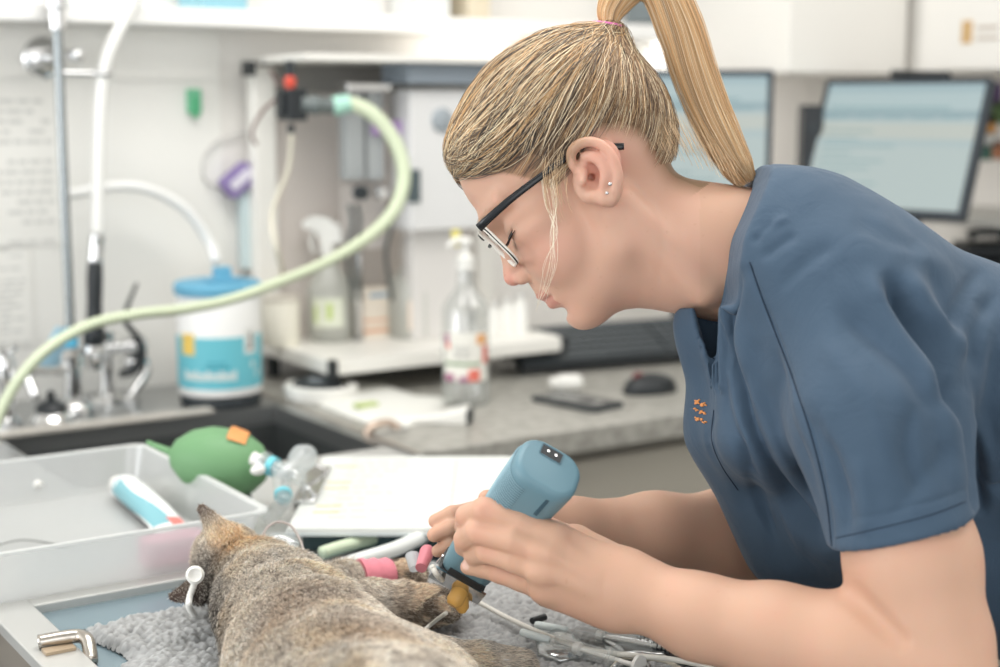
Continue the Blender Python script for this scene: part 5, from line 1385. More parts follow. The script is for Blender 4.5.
finger([(500, 541, 1.285), (470, 541, 1.270), (452, 544, 1.265), (438, 551, 1.264)], [.0088, .0076, .0070, .0058])
finger([(505, 552, 1.290), (480, 556, 1.278), (464, 561, 1.275), (452, 566, 1.274)], [.0085, .0075, .0070, .0060])
finger([(530, 522, 1.315), (505, 514, 1.32), (482, 511, 1.315), (462, 514, 1.31)], [.012, .0098, .0085, .007])
V, Q = bf.mesh(); V = relax(V, Q, 2); Nn = normals(V, Q)
# skin tint by place (lips, cheeks, knuckles, hair roots) -- true local colour
PX = 500+F*V[:, 0]/-V[:, 2]; PY = 333.5-F*V[:, 1]/-V[:, 2]
loc = (V-O_)*1000; La, Lb_, Lc = loc @ f_, loc @ u_, loc @ s_
skin = np.tile(linrgb((209, 168, 144)), (len(V), 1))
def blend(mask, col):
    global skin
    m = np.clip(mask, 0, 1)[:, None]; skin = skin*(1-m)+linrgb(col)*m
def blob(a, b, c, r): return np.clip(1.5-np.sqrt((La-a)**2+(Lb_-b)**2+(np.abs(Lc)-c)**2)/r, 0, 1)
isface = (PX < 700) & (PY < 345) & (V[:, 2] < -1.15)
blend(isface*.35, (222, 178, 160))
blend(isface*blob(64, -24, 42, 22)*.30, (224, 156, 142)); blend(isface*blob(104, -26, 0, 12)*.5, (222, 146, 134))
blend(isface*(np.abs(Lb_+56.5) < 9.5)*(np.abs(Lc) < 19)*(La > 80)*.6, (192, 122, 112))
blend(isface*blob(-12, 5, 70, 20)*.5, (222, 150, 136))
# hairline in local (a,b): read at the near temple depth, mirrored for the far side
line_px = [(436, 166), (452, 172), (470, 172), (505, 172), (535, 178), (553, 186), (563, 178), (567, 165), (572, 148), (583, 133), (600, 126), (622, 121), (646, 129), (660, 150), (676, 172), (700, 186), (760, 200)]
def loc2(q): v = (q-O_)*1000; return v @ f_, v @ u_
line_ab = [loc2(c3(px, py, 1.285-.001*cc)) for (px, py), cc in zip(line_px, (5, 20, 40, 58, 68, 70, 72, 73, 73, 73, 72, 70, 68, 60, 50, 35, 10))]
poly = line_ab+[loc2(c3(900, 200, 1.285)), loc2(c3(800, -200, 1.285)), loc2(c3(300, -200, 1.285)), loc2(c3(380, 172, 1.285))]
def inside_poly(A, Bb, P):
    r = np.zeros(len(A), bool); n = len(P)
    for i in range(n):
        x1, y1 = P[i]; x2, y2 = P[(i+1) % n]
        c = ((y1 > Bb) != (y2 > Bb)) & (A < (x2-x1)*(Bb-y1)/((y2-y1) if abs(y2-y1) > 1e-9 else 1e-9)+x1); r ^= c
    return r
LAq = np.array(line_ab); ds_ = np.full(len(V), 1e9)
hm = (np.abs(Lc) < 90) & (La > -110) & (Lb_ > -60); Ax, Bx = La[hm], Lb_[hm]; dd_ = np.full(len(Ax), 1e9)
for i in range(len(LAq)-1):
    a, b = LAq[i], LAq[i+1]; ab = b-a; t = np.clip(((Ax-a[0])*ab[0]+(Bx-a[1])*ab[1])/(ab@ab), 0, 1); dd_ = np.minimum(dd_, np.hypot(Ax-a[0]-t*ab[0], Bx-a[1]-t*ab[1]))
ip = inside_poly(Ax, Bx, poly); sdl = np.where(ip, -dd_, dd_); fade = np.where(Ax < 8, 15., 3.)
mk = np.zeros(len(V)); mk[hm] = np.clip(1-sdl/fade, 0, 1)**1.5*np.where(sdl < 0, 1, .75); blend(mk*(PX < 735)*(V[:, 2] > -1.42), (158, 128, 100))
n1 = vnoise(V, 55, 4); blend(np.clip((n1-.55)*2, 0, 1)*.35, (214, 160, 140))
tipn = np.linalg.norm(V-c3(466, 564.5, 1.186), axis=1); blend(np.clip((.0048-tipn)/.0012, 0, 1)*.55, (244, 214, 206))
for kq in ((484, 510, 1.136), (478, 531, 1.138), (487, 551, 1.147), (500, 573, 1.16), (464, 518, 1.16), (462, 541, 1.168)):
    blend(np.clip(1.5-np.linalg.norm(V-c3(*kq), axis=1)/.009, 0, 1)*.22, (222, 158, 140))
fk = vnoise(V, 300, 6); blend(np.clip((fk-.90)*12, 0, 1)*.22, (176, 120, 96))
person = npmesh('person', cam2world(V), Q, None, colors=skin)
M_skin = tint_mat('skin', .55, .35, sss=.25, bump=.12, bscale=900); person.data.materials.append(M_skin)
tag(person, 'woman in navy scrubs leaning over the cat, holding clippers, blond ponytail and glasses', 'person')
P_ = person
def cobj(name, bm, m, parent=P_, **k):
    me_ = bm; me_.transform(MC); return obj(name, bm, m, parent, **k)
# eyelid slit lashes, brow hairs
def strands(name, paths, r, tint, m, parent, prof=None):
    """paths (n,k,3) camera frame"""
    n, k, _ = paths.shape
    W = cam2world(paths.reshape(-1, 3)).reshape(n, k, 3)
    rad_ = np.tile(np.linspace(1, .35, k), (n, 1))*np.asarray(r).reshape(-1, 1) if np.ndim(r) else np.tile(np.linspace(1, .35, k)*r, (n, 1))
    if prof is not None: rad_ = np.interp(np.linspace(0, 1, k), [0, .1, .3, 1], prof)[None, :]*np.asarray(r).reshape(-1, 1)*np.ones((n, 1))
    return hair_object(name, None, W, rad_, tint, m, parent)
M_hair = tint_mat('hair_strands', .42, .45)
rg = np.random.default_rng(5)
L_ = []
for s in (1, -1):
    for i in range(90):
        t = i/89; q_ = [np.interp(t, [0, .4, .65, .85, 1], v) for v in ((83.8, 84.6, 82.4, 77.8, 71.5), (3.2, 3.4, 4.6, 6.4, 8.6), (22, 31, 37.8, 43.0, 45.8))]; a0 = Hd(q_[0], q_[1], q_[2]*s)
        l = 10+3*math.sin(t*3)
        L_.append([a0, a0+(f_*.45*l-u_*.45*l+s_*s*l*.45*t)*.001*.6, a0+(f_*.75*l-u_*.40*l+s_*s*l*.8*t)*.001])
L_ = np.array(L_); strands('eyelashes', L_, .00055, np.tile(linrgb((32, 28, 28)), (len(L_), 1)), M_hair, P_)['kind'] = 'stuff'
L_ = []
for s in (1, -1):
    for i in range(110):
        t = rg.random(); w = rg.normal(0, 1.6); c = (14+34*t)*s; a0 = Hd(97.5-18*t*t-3*t, 27+7*t-6*t*t+w, c)
        L_.append([a0, a0+(u_*1.2+s_*s*3.2-f_*(.2+2.2*t))*.001, a0+(u_*.8+s_*s*6.6-f_*(.8+5*t))*.001])
L_ = np.array(L_); strands('eyebrows', L_, .00016, np.tile(linrgb((196, 160, 130)), (len(L_), 1)), M_hair, P_)['kind'] = 'stuff'

L_ = []
for s in (1, -1):
    for i in range(40):
        t = i/39; q_ = [np.interp(t, [0, .4, .65, .85, 1], v) for v in ((83.8, 84.6, 82.4, 77.8, 71.5), (3.4, 3.8, 5.0, 6.9, 9.0), (22, 31, 37.8, 43.0, 45.8))]
        L_.append(Hd(q_[0]+.1, q_[1], q_[2]*s))
L_ = np.array(L_).reshape(2, 40, 3); o = strands('lid_line', L_, .0007, np.tile(linrgb((40, 32, 32)), (2, 1)), M_hair, P_); o['kind'] = 'stuff'
# ---- hair cap
hf = Field(tuple(np.minimum(Hd(-130, -80), Hd(130, 150))-.13), tuple(np.maximum(Hd(-130, -80), Hd(130, 150))+.13), .0022)
hf.ell(Hd(-3, 50), mm(91, 80, 75.5), HAX, k=.004)
hf.ell(Hd(-33, 22), mm(56, 57, 63.5), HAX, k=.02)
hf.ell(Hd(52, 72), mm(33, 32, 58), HAX, k=.02)
hf.cone(Hd(-50, 80), Hd(-88, 90), .030, .010, k=.03)
HV, HQ = hf.mesh(); HV = relax(HV, HQ, 2)
hl = (HV-O_)*1000; Ha, Hb = hl @ f_, hl @ u_
ins = inside_poly(Ha, Hb, poly)
fk_ = ins[HQ].all(1)
used = np.zeros(len(HV), bool); used[HQ[fk_].ravel()] = True; mp = np.cumsum(used)-1
center = Hd(0, 45)
HVin = center+(HV-center)*.985
n1 = vnoise(HVin, 90, 2)
capc = linrgb((120, 96, 74))*(.75+.5*n1[used])[:, None]
hair_cap = npmesh('hair', cam2world(HVin[used]), mp[HQ[fk_]], tint_mat('hair_base', .6, .3), P_, colors=capc)
# strands swept to the tie
from mathutils.bvhtree import BVHTree
bvh = BVHTree.FromPolygons([Vector(v) for v in HV], [tuple(int(i) for i in q) for q in HQ])
TIE = Hd(-93, 95); TIEv = Vector(TIE); CENv = Vector(center)
def onsurf(p, off):
    d = (p-CENv).normalized(); hit = bvh.ray_cast(CENv+d*.25, -d)
    return (hit[0]+d*off) if hit[0] else p
cand = HV[used]; ca_, cb_ = Ha[used], Hb[used]
dmin = np.full(len(cand), 1e9)
LA = np.array(line_ab)
for i in range(len(LA)-1):
    a, b = LA[i], LA[i+1]; ab = b-a; t = np.clip(((ca_-a[0])*ab[0]+(cb_-a[1])*ab[1])/(ab@ab), 0, 1)
    dmin = np.minimum(dmin, np.hypot(ca_-a[0]-t*ab[0], cb_-a[1]-t*ab[1]))
front = ca_ > 30
w_ = np.exp(-dmin/8)+.10; w_ = w_*np.where((ca_ > 5) & (ca_ < 72) & (dmin < 16), .16, 1)*np.where((ca_ > 70) & (cb_ < 112), 4.5, 1)
w_ = w_*np.where(cand[:, 2] > O_[2]-.02, 1, .4); w_ /= w_.sum()
NS = 9500; K = 13
pick = rg.choice(len(cand), NS, p=w_)
paths = np.zeros((NS, K, 3)); tints = np.zeros((NS, 3)); rads = np.zeros(NS)
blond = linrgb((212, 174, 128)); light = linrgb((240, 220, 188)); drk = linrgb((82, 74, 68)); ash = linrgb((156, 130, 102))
cl_noise = vnoise(cand[pick], 170, 9); cl2 = vnoise(cand[pick], 60, 12)
lay = rg.random(NS)
for i in range(NS):
    pk = pick[i]; r0 = Vector(cand[pk]); A0, B0 = ca_[pk], cb_[pk]; edge = dmin[pk] < 9
    sgn = 1 if r0.z > O_[2] else -1
    off0 = (.0004 if edge else .0012)+.0034*lay[i]*(0 if edge else 1)
    tie = TIEv+Vector(rg.normal(0, .0035, 3)); ph = rg.uniform(0, 6)
    # control point: forehead hair first runs back along the temple, then rises to the tie
    t0 = r0.lerp(tie, .45)
    if A0 > 25:
        g = rg.random()**.9*min(1, (A0-25)/40)
        tgt = Vector(Hd(36+rg.normal(0, 5), 24+rg.normal(0, 5), sgn*68)); ctl = t0.lerp(tgt, g)
        if edge and A0 < 72: ctl = Vector(Hd(A0-38, B0+4, sgn*74))
    elif A0 > 4 and edge: ctl = Vector(Hd(A0-30, B0+8, sgn*76))
    elif A0 < -45 and B0 < 40:
        ctl = t0+Vector(u_)*(.012*rg.random())
    else: ctl = t0
    sidev = (tie-r0).cross(r0-CENv).normalized(); wob = rg.normal(0, .0022)
    frizz = .0006 if rg.random() < .93 else .0040
    back = (Vector(f_)*rg.uniform(.0, .004)-Vector(u_)*rg.uniform(-.001, .0045)) if edge and A0 > 0 else (-(tie-r0).normalized()*rg.uniform(-.002, .016) if edge else Vector((0, 0, 0)))
    for j in range(K):
        t = j/(K-1); q = r0*(1-t)**2+ctl*2*t*(1-t)+tie*t*t
        bow = math.sin(t*PI); q = q+sidev*(wob*bow+frizz*math.sin(ph+t*9)*bow)+back*(1-t)**6
        rise = off0*(min(1, t*4) if edge else 1)
        grow = .0030*lay[i]*min(1, t*3) if edge else 0
        s = onsurf(q, rise+grow+.0004+frizz*.8*bow*abs(math.sin(ph+t*5))) if t < .93 else q.lerp(tie, .5)
        paths[i, j] = s
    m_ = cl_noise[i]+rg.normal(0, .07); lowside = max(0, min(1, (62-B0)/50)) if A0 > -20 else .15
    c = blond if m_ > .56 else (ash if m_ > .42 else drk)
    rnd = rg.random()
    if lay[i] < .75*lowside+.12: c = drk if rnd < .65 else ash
    elif rnd < .20+.25*(cl2[i] > .58): c = light
    if A0 > 70 and rnd > .5: c = light if rnd > .75 else ash
    tints[i] = np.clip(c*np.exp(rg.normal(0, .12)), 0, 1); rads[i] = rg.uniform(.00014, .00028)
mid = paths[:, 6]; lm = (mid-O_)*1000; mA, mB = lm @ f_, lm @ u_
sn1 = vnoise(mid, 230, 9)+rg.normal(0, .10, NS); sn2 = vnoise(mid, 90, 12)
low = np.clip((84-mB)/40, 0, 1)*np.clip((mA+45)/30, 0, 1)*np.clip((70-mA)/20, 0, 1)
drkp = .12+.85*low*(1-.6*lay); rr1 = rg.random(NS)  # dark-blond roots, plus temple shade put into the strand colour
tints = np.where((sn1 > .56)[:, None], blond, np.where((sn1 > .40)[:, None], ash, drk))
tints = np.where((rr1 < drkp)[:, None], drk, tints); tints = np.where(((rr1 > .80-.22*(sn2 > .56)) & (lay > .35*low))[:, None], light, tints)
A_r, B_r = ca_[pick], cb_[pick]
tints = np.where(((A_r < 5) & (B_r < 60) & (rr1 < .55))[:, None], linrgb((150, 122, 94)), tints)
tints = np.clip(tints*np.exp(rg.normal(0, .12, (NS, 1))), 0, 1)
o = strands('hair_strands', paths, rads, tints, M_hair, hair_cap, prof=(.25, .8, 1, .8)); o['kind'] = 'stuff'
# ponytail
pc = catmull([cp(609, 28, 1.285), cp(612, 8, 1.283), cp(632, -18, 1.28), cp(660, -14, 1.278), cp(680, 26, 1.276), cp(696, 76, 1.274), cp(712, 118, 1.272), cp(731, 156, 1.27), cp(748, 184, 1.27)], 5)
pcn = np.array(pc); M_ = len(pcn)
bm = B(); tube(bm, [cp(609, 28, 1.285), cp(612, 8, 1.283), cp(632, -18, 1.28), cp(660, -14, 1.278), cp(680, 26, 1.276), cp(696, 76, 1.274), cp(712, 118, 1.272), cp(731, 156, 1.27), cp(740, 172, 1.27)], lambda t: float(np.interp(t, [0, .08, .2, .5, .8, 1], [.006, .010, .0125, .014, .012, .003])), seg=18)
pony = cobj('ponytail', bm, mat('pony_core', (150, 120, 90), .6), smooth=True)
NP = 5200; tn = np.gradient(pcn, axis=0); tn /= np.linalg.norm(tn, axis=1)[:, None]
xx = np.cross(tn, s_); xx /= np.linalg.norm(xx, axis=1)[:, None]; yy = np.cross(tn, xx)
tt = np.linspace(0, 1, M_); prof_ = np.interp(tt, [0, .06, .2, .5, .8, .93, 1], [.005, .010, .0150, .0172, .0165, .0135, .0085])
ang = rg.uniform(0, 2*PI, NP); rr_ = np.sqrt(rg.uniform(.35, 1.0, NP)); fr = rg.random(NP)
pp = np.zeros((NP, M_, 3)); 
for j in range(M_):
    tw = .35*math.sin(tt[j]*3)+0
    ex_ = 1+.25*(fr > .94)*math.sin(tt[j]*PI)
    A_ = ang+tw+.1*np.sin(tt[j]*8+ang*3); R2 = rr_*prof_[j]*ex_
    pp[:, j] = pcn[j]+xx[j]*(np.cos(A_)*R2)[:, None]+yy[j]*(np.sin(A_)*R2)[:, None]
cn = (np.sin(ang*5)+np.sin(ang*11+1)*.7+rg.normal(0, .6, NP))
tp_ = np.where((cn > 0)[:, None], linrgb((226, 188, 140)), np.where((cn < -1.5)[:, None], ash, linrgb((206, 168, 124)))); tp_ = np.where((rg.random(NP) < .22)[:, None], light, tp_)*np.exp(rg.normal(0, .13, (NP, 1)))
# uneven ends
for i in range(NP):
    e = rg.uniform(.88, 1.0); idx = np.linspace(0, (M_-1)*e, M_); lo_ = np.floor(idx).astype(int); fr_ = (idx-lo_)[:, None]; hi_ = np.minimum(lo_+1, M_-1); pp[i] = pp[i][lo_]*(1-fr_)+pp[i][hi_]*fr_
o = strands('ponytail_strands', pp, rg.uniform(.00017, .00030, NP), np.clip(tp_, 0, 1), M_hair, pony); o['kind'] = 'stuff'
bm = B(); 
tdir = (cp(612, 10, 1.283)-cp(609, 30, 1.285)).normalized(); R_ = []
x_, y_, z_ = frame_of(tdir); c0 = cp(608, 27, 1.285)
for i in range(24):
    a = 2*PI*i/24; ring = []
    for k in range(10):
        b = 2*PI*k/10; q = .0125+.0030*math.cos(b)+.0004*math.sin(a*9); ring.append(c0+x_*math.cos(a)*q+y_*math.sin(a)*q+z_*.0034*math.sin(b))
    R_.append(ring)
rings(bm, R_, close=True); cobj('hair_tie', bm, mat('tie_pink', (216, 120, 178), .6), smooth=True, label='pink hair tie')
# fly-away strands before the face and nape down
fl_ = []
for i in range(9):
    x0 = 545+rg.uniform(-6, 10); e = rg.uniform(0, 1)
    fl_.append([c3(x0, 178+rg.uniform(-5, 8), 1.214), c3(x0+4, 205, 1.208), c3(552+rg.uniform(-3, 6), 232, 1.205), c3(548+rg.uniform(-8, 8), 268, 1.21), c3(544+rg.uniform(-9, 8), 296+18*e, 1.235)])
for i in range(26):
    x0 = rg.uniform(455, 620); fl_.append([c3(x0, 60+abs(x0-560)*.45, 1.27), c3(x0-12, 30+abs(x0-560)*.5, 1.27), c3(x0+4, 22+abs(x0-560)*.45, 1.275), c3(x0+26, 28+abs(x0-575)*.32, 1.28), c3(x0+50, 40, 1.28)]) if 0 else None
for i in range(170):
    x0 = rg.uniform(632, 742); y0 = 134+(x0-640)*.42+rg.uniform(-12, 10); d0 = 1.228+.0006*max(0, (x0-640))*.35
    fl_.append([c3(x0, y0, d0+.004), c3(x0-4, y0-9, d0+.004), c3(x0-9, y0-18, d0+.006), c3(x0-14, y0-28, d0+.01), c3(x0-18, y0-36, d0+.014)])
for i in range(42):
    x0 = rg.uniform(543, 568); y0 = rg.uniform(165, 212)
    fl_.append([c3(x0, y0-22, 1.206), c3(x0-1, y0-12, 1.205), c3(x0, y0-2, 1.2055), c3(x0+2, y0+6, 1.206), c3(x0+5, y0+12, 1.207)])
fl_ = np.array(fl_); tf = np.tile(linrgb((214, 186, 150)), (len(fl_), 1))*np.exp(rg.normal(0, .2, (len(fl_), 1)))
tf[:9] = linrgb((246, 236, 214))
rf = np.full(len(fl_), .00016); rf[:9] = .00026
strands('loose_hair', fl_, rf, np.clip(tf, 0, 1), M_hair, hair_cap)['kind'] = 'stuff'
# ear studs
bm = B(); 
for px, py in ((610, 184), ): ball(bm, cp(px, py, 1.194), .0018, seg=12)
o = cobj('ear_stud', bm, M_chrome, smooth=True)
bm = B(); ball(bm, cp(607, 193, 1.198), .0016, seg=12); o = cobj('ear_stud', bm, M_chrome, smooth=True)

# ================================================================== SHIRT
sf = Field((.105, -.34, -1.52), (.80, .19, -1.02), .0021)
for d in (1.195, 1.285, 1.375):
    sf.cone(c3(800, 256, d), c3(965, 374, d), .0655, .083, k=.04)
sf.cone(c3(965, 374, 1.23), c3(1190, 560, 1.24), .083, .105, k=.04); sf.cone(c3(965, 374, 1.34), c3(1190, 560, 1.36), .083, .105, k=.04)
for d in (1.225, 1.285, 1.345): sf.cone(c3(754, 244, d), c3(812, 262, d), .0625, .068, k=.03)
for d in (1.225, 1.30):
    sf.cone(c3(800, 345, d), c3(862, 500, d), .052, .062, k=.04)
sf.cone(c3(775, 350, 1.30), c3(838, 505, 1.30), .050, .055, k=.04)
sf.cone(c3(862, 500, 1.29), c3(1080, 590, 1.31), .070, .08, k=.05)
sf.cone(c3(900, 430, 1.28), c3(1050, 520, 1.29), .095, .105, k=.05)
# hanging front panels beyond the neck
for d in (1.27, 1.31, 1.345):
    sf.cone(c3(697, 322, d), c3(728, 430, d), .016, .030, k=.02)
    sf.cone(c3(728, 430, d), c3(790, 545, d), .030, .036, k=.03)
    sf.cone(c3(720, 330, d), c3(790, 330, d), .028, .05, k=.03)
for d in (1.20, 1.24):
    sf.cone(c3(752, 310, d), c3(770, 430, d), .030, .042, k=.03)
# sleeves
sf.cone(c3(852, 308, 1.165), c3(880, 420, 1.112), .072, .062, k=.035)
sf.cone(c3(880, 420, 1.112), c3(906, 545, 1.083), .062, .0545, k=.02)
sf.cone(c3(842, 335, 1.405), c3(820, 460, 1.425), .062, .052, k=.03)
# cuts: neckline, hems
for nl_p, nl_q in ((c3(758, 166, 1.285), c3(719, 245, 1.285)), (c3(719, 245, 1.285), c3(712, 314, 1.285))):
  dv = nl_q-nl_p; nn_ = np.array([dv[1], -dv[0], 0]); nn_ /= np.linalg.norm(nn_); nn_ = nn_ if nn_[0] < 0 else -nn_
  sf.plane(nl_p, nn_, (.10, c3(0, 306, 1.285)[1], -1.50), (.32, .20, -1.05), k=.003)
h0, h1 = c3(832, 550, 1.083), c3(976, 509, 1.083); dv = h1-h0; hn = np.array([dv[1], -dv[0], 0]); hn /= np.linalg.norm(hn); hn = hn if hn[1] < 0 else -hn; hn = hn+np.array([0, 0, .0])
sf.plane(h0, hn, (.20, -.34, -1.158), (.40, -.10, -1.0), k=.0015)
ax_in = -hn
sf.cone((h0+h1)/2+hn*.04, (h0+h1)/2+ax_in*-.030, .0500, .0500, k=.0015, op='s')
sf.plane(c3(820, 470, 1.42), np.array([-.05, -1, 0]), (.2, -.34, -1.52), (.40, -.08, -1.385), k=.002) if 0 else None
sf.cone(c3(660, 236, 1.285), c3(790, 266, 1.285), .0600, .0600, k=.003, op='s')
# V of the neck, seen edge-on
for d in np.linspace(1.12, 1.268, 12): sf.cone(c3(704, 290, d), c3(716, 384, d), .0125, .0035, k=.003, op='s')
SV, SQ = sf.mesh(); SV = relax(SV, SQ, 4)
def seg_dist(px, py, P):
    """distance to a polyline in lens-frame px, and position 0..1 along it, plus signed side"""
    best = np.full(len(px), 1e9); pos = np.zeros(len(px)); sg = np.zeros(len(px)); n = len(P)-1
    for i in range(n):
        a = np.array(P[i], float); b = np.array(P[i+1], float); ab = b-a
        t = np.clip(((px-a[0])*ab[0]+(py-a[1])*ab[1])/(ab@ab), 0, 1); dx = px-a[0]-t*ab[0]; dy = py-a[1]-t*ab[1]
        d = np.hypot(dx, dy); m = d < best; best[m] = d[m]; pos[m] = ((i+t)/n)[m]; sg[m] = np.sign(ab[0]*dy-ab[1]*dx)[m]
    return best, pos, sg
SN = normals(SV, SQ); vd = -SV/np.linalg.norm(SV, axis=1)[:, None]
face_ = np.clip(((SN*vd).sum(1)-.05)*3, 0, 1)
spx = 500+F*SV[:, 0]/-SV[:, 2]; spy = 333.5-F*SV[:, 1]/-SV[:, 2]; near = SV[:, 2] > -1.30
disp = np.zeros(len(SV))
def fold(P, sig, amp, taper=.25, nearonly=True):
    global disp
    P = [tuple(v)[:2] for v in catmull([Vector((x, y, 0)) for x, y in P], 5)]
    d, t, s = seg_dist(spx, spy, P); e = np.clip(t/taper, 0, 1)*np.clip((1-t)/taper, 0, 1); e = e*e*(3-2*e)
    disp += amp*.001*np.exp(-(d/sig)**2)*e*(near if nearonly else 1)
fold([(884, 268), (897, 296), (915, 322), (941, 354), (955, 390), (966, 430)], 8.5, -17)
fold([(868, 262), (880, 300), (900, 338), (925, 370), (940, 410)], 9, 6.5)
fold([(905, 262), (925, 305), (950, 335), (966, 372)], 9, 6.5)
fold([(925, 258), (938, 286), (948, 318), (952, 345)], 7, -4)
fold([(828, 300), (868, 332), (908, 366), (935, 420)], 12, -6)
fold([(812, 330), (850, 372), (880, 430), (895, 500)], 14, 4)
fold([(960, 365), (972, 420), (978, 470), (980, 520)], 7, -12, .15)
fold([(946, 395), (955, 440), (962, 500)], 10, 4)
fold([(985, 300), (978, 350), (986, 420)], 12, 4)
fold([(1000, 330), (990, 400), (1000, 470)], 9, -5)
# sleeve seam and the gather in front of it
fold([(750, 262), (760, 292), (772, 324), (792, 376), (812, 438), (826, 496), (832, 552)], 2.0, -1.8, .05)

fold([(745, 262), (729, 300), (724, 345), (738, 395), (756, 440), (778, 484), (806, 520), (828, 556)], 8, -13, .15)
fold([(742, 320), (746, 360), (762, 410), (782, 455), (805, 500)], 9, 4)
fold([(772, 330), (778, 370), (790, 420), (806, 470), (818, 520)], 5, -3.5)
fold([(726, 380), (742, 425), (766, 470), (790, 520), (806, 566)], 5, 3.5)
fold([(712, 350), (722, 405), (742, 455), (764, 505), (780, 560)], 6, -5, .2)
fold([(700, 400), (712, 440), (728, 480), (750, 530)], 8, 2.5)
fold([(717, 405), (711, 440), (722, 468)], 2.5, -2.5)
fold([(776, 220), (764, 232), (750, 246)], 4, -2.5); fold([(800, 232), (780, 244), (760, 262)], 5, -2.5); fold([(790, 214), (772, 226), (757, 240)], 4, 2)
fold([(840, 240), (805, 262), (775, 292)], 8, -2.5); fold([(770, 175), (748, 192), (733, 212), (728, 238), (726, 270), (724, 300)], 2.0, -2.0, .03)
fold([(846, 520), (890, 512), (935, 500), (972, 487)], 2.0, -1.2, .05)   # hem stitching
fold([(842, 548), (846, 510), (838, 470), (822, 430)], 7, -4); fold([(862, 540), (866, 500), (858, 450)], 8, 2.5)
fold([(880, 530), (930, 470), (950, 440)], 9, -2)
fold([(985, 262), (960, 300), (948, 330)], 7, -4); fold([(1000, 285), (975, 330), (965, 380)], 8, -5); fold([(850, 215), (890, 236), (930, 250)], 9, -3); fold([(800, 400), (830, 460), (850, 520)], 9, -3.5); fold([(915, 400), (905, 450), (925, 500)], 8, -3.5); fold([(735, 430), (748, 480), (775, 540)], 4, -4)
nz_ = vnoise(SV, 22, 3)-.5; nz2 = vnoise(SV, 60, 7)-.5; disp += nz_*.006+nz2*.0016
SV = SV+SN*(disp*np.where(disp < 0, face_, np.maximum(face_, .3)))[:, None]
SV = relax(SV, SQ, 1, .3)
M_scrub = mat('scrub_navy', (64, 84, 104), .85, sheen=.08, bump=.12, bscale=1400)
shirt = npmesh('scrub_top', cam2world(SV), SQ, M_scrub, P_)
nt_ = M_scrub.node_tree; tc_ = nt_.nodes.new('ShaderNodeTexCoord'); nz1 = nt_.nodes.new('ShaderNodeTexNoise'); nz1.inputs['Scale'].default_value = 26; nz1.inputs['Detail'].default_value = 7; nz1.inputs['Distortion'].default_value = 1.2
bp1 = nt_.nodes.new('ShaderNodeBump'); bp1.inputs['Strength'].default_value = .32; bp1.inputs['Distance'].default_value = .006
nt_.links.new(tc_.outputs['Object'], nz1.inputs['Vector']); nt_.links.new(nz1.outputs['Fac'], bp1.inputs['Height'])
ob_ = [n for n in nt_.nodes if n.type == 'BUMP' and n != bp1][0]; nt_.links.new(bp1.outputs[0], ob_.inputs['Normal'])
# orange embroidery on the chest
bvs = BVHTree.FromPolygons([Vector(v) for v in SV], [tuple(int(i) for i in q) for q in SQ])
def on_shirt(px, py, off=.0006):
    r = Vector(((px-500)/F, (333.5-py)/F, -1)).normalized(); h = bvs.ray_cast(Vector((0, 0, 0)), r)
    return (h[0]+h[1]*off) if h[0] is not None else None
bm = B(); random.seed(3)
for k in range(46):
    px = 696+random.uniform(-2, 9)+(k % 4)*.4; py = 401+random.choice((0, 1, 2, 9, 10, 17, 18))+random.uniform(-1.2, 1.2)+ (px-696)*.35
    a = on_shirt(px, py); b = on_shirt(px+random.uniform(1, 2.2), py+random.uniform(-1.2, 1.2))
    if a and b and (a-b).length < .01: cyl(bm, a, b, .0007, seg=6)
if len(bm.verts): cobj('embroidery', bm, mat('thread_orange', (222, 150, 92), .7), parent=shirt)['kind'] = 'stuff'
def seam(P, r=.0006, off=.0002):
    pts_ = [on_shirt(v[0], v[1], off) for v in catmull([Vector((x, y, 0)) for x, y in P], 8)]
    runs = [[]]
    for p in pts_:
        if p is None or (runs[-1] and (p-runs[-1][-1]).length > .02): runs.append([]); 
        if p is not None: runs[-1].append(p)
    run = max(runs, key=len)
    if len(run) > 3:
        bm = B(); tube(bm, run, r, seg=6, smooth=False); cobj('seam', bm, mat('scrub_seam', (34, 48, 66), .9), parent=shirt, smooth=True)
seam([(750, 262), (760, 292), (772, 324), (792, 376), (812, 438), (826, 496), (832, 546)])
seam([(772, 172), (750, 190), (735, 212), (729, 240), (726, 272), (724, 303)], .0004)
seam([(836, 538), (880, 528), (930, 515), (970, 500)], .0004)
seam([(714, 410), (712, 440), (722, 466), (738, 490)], .0005)
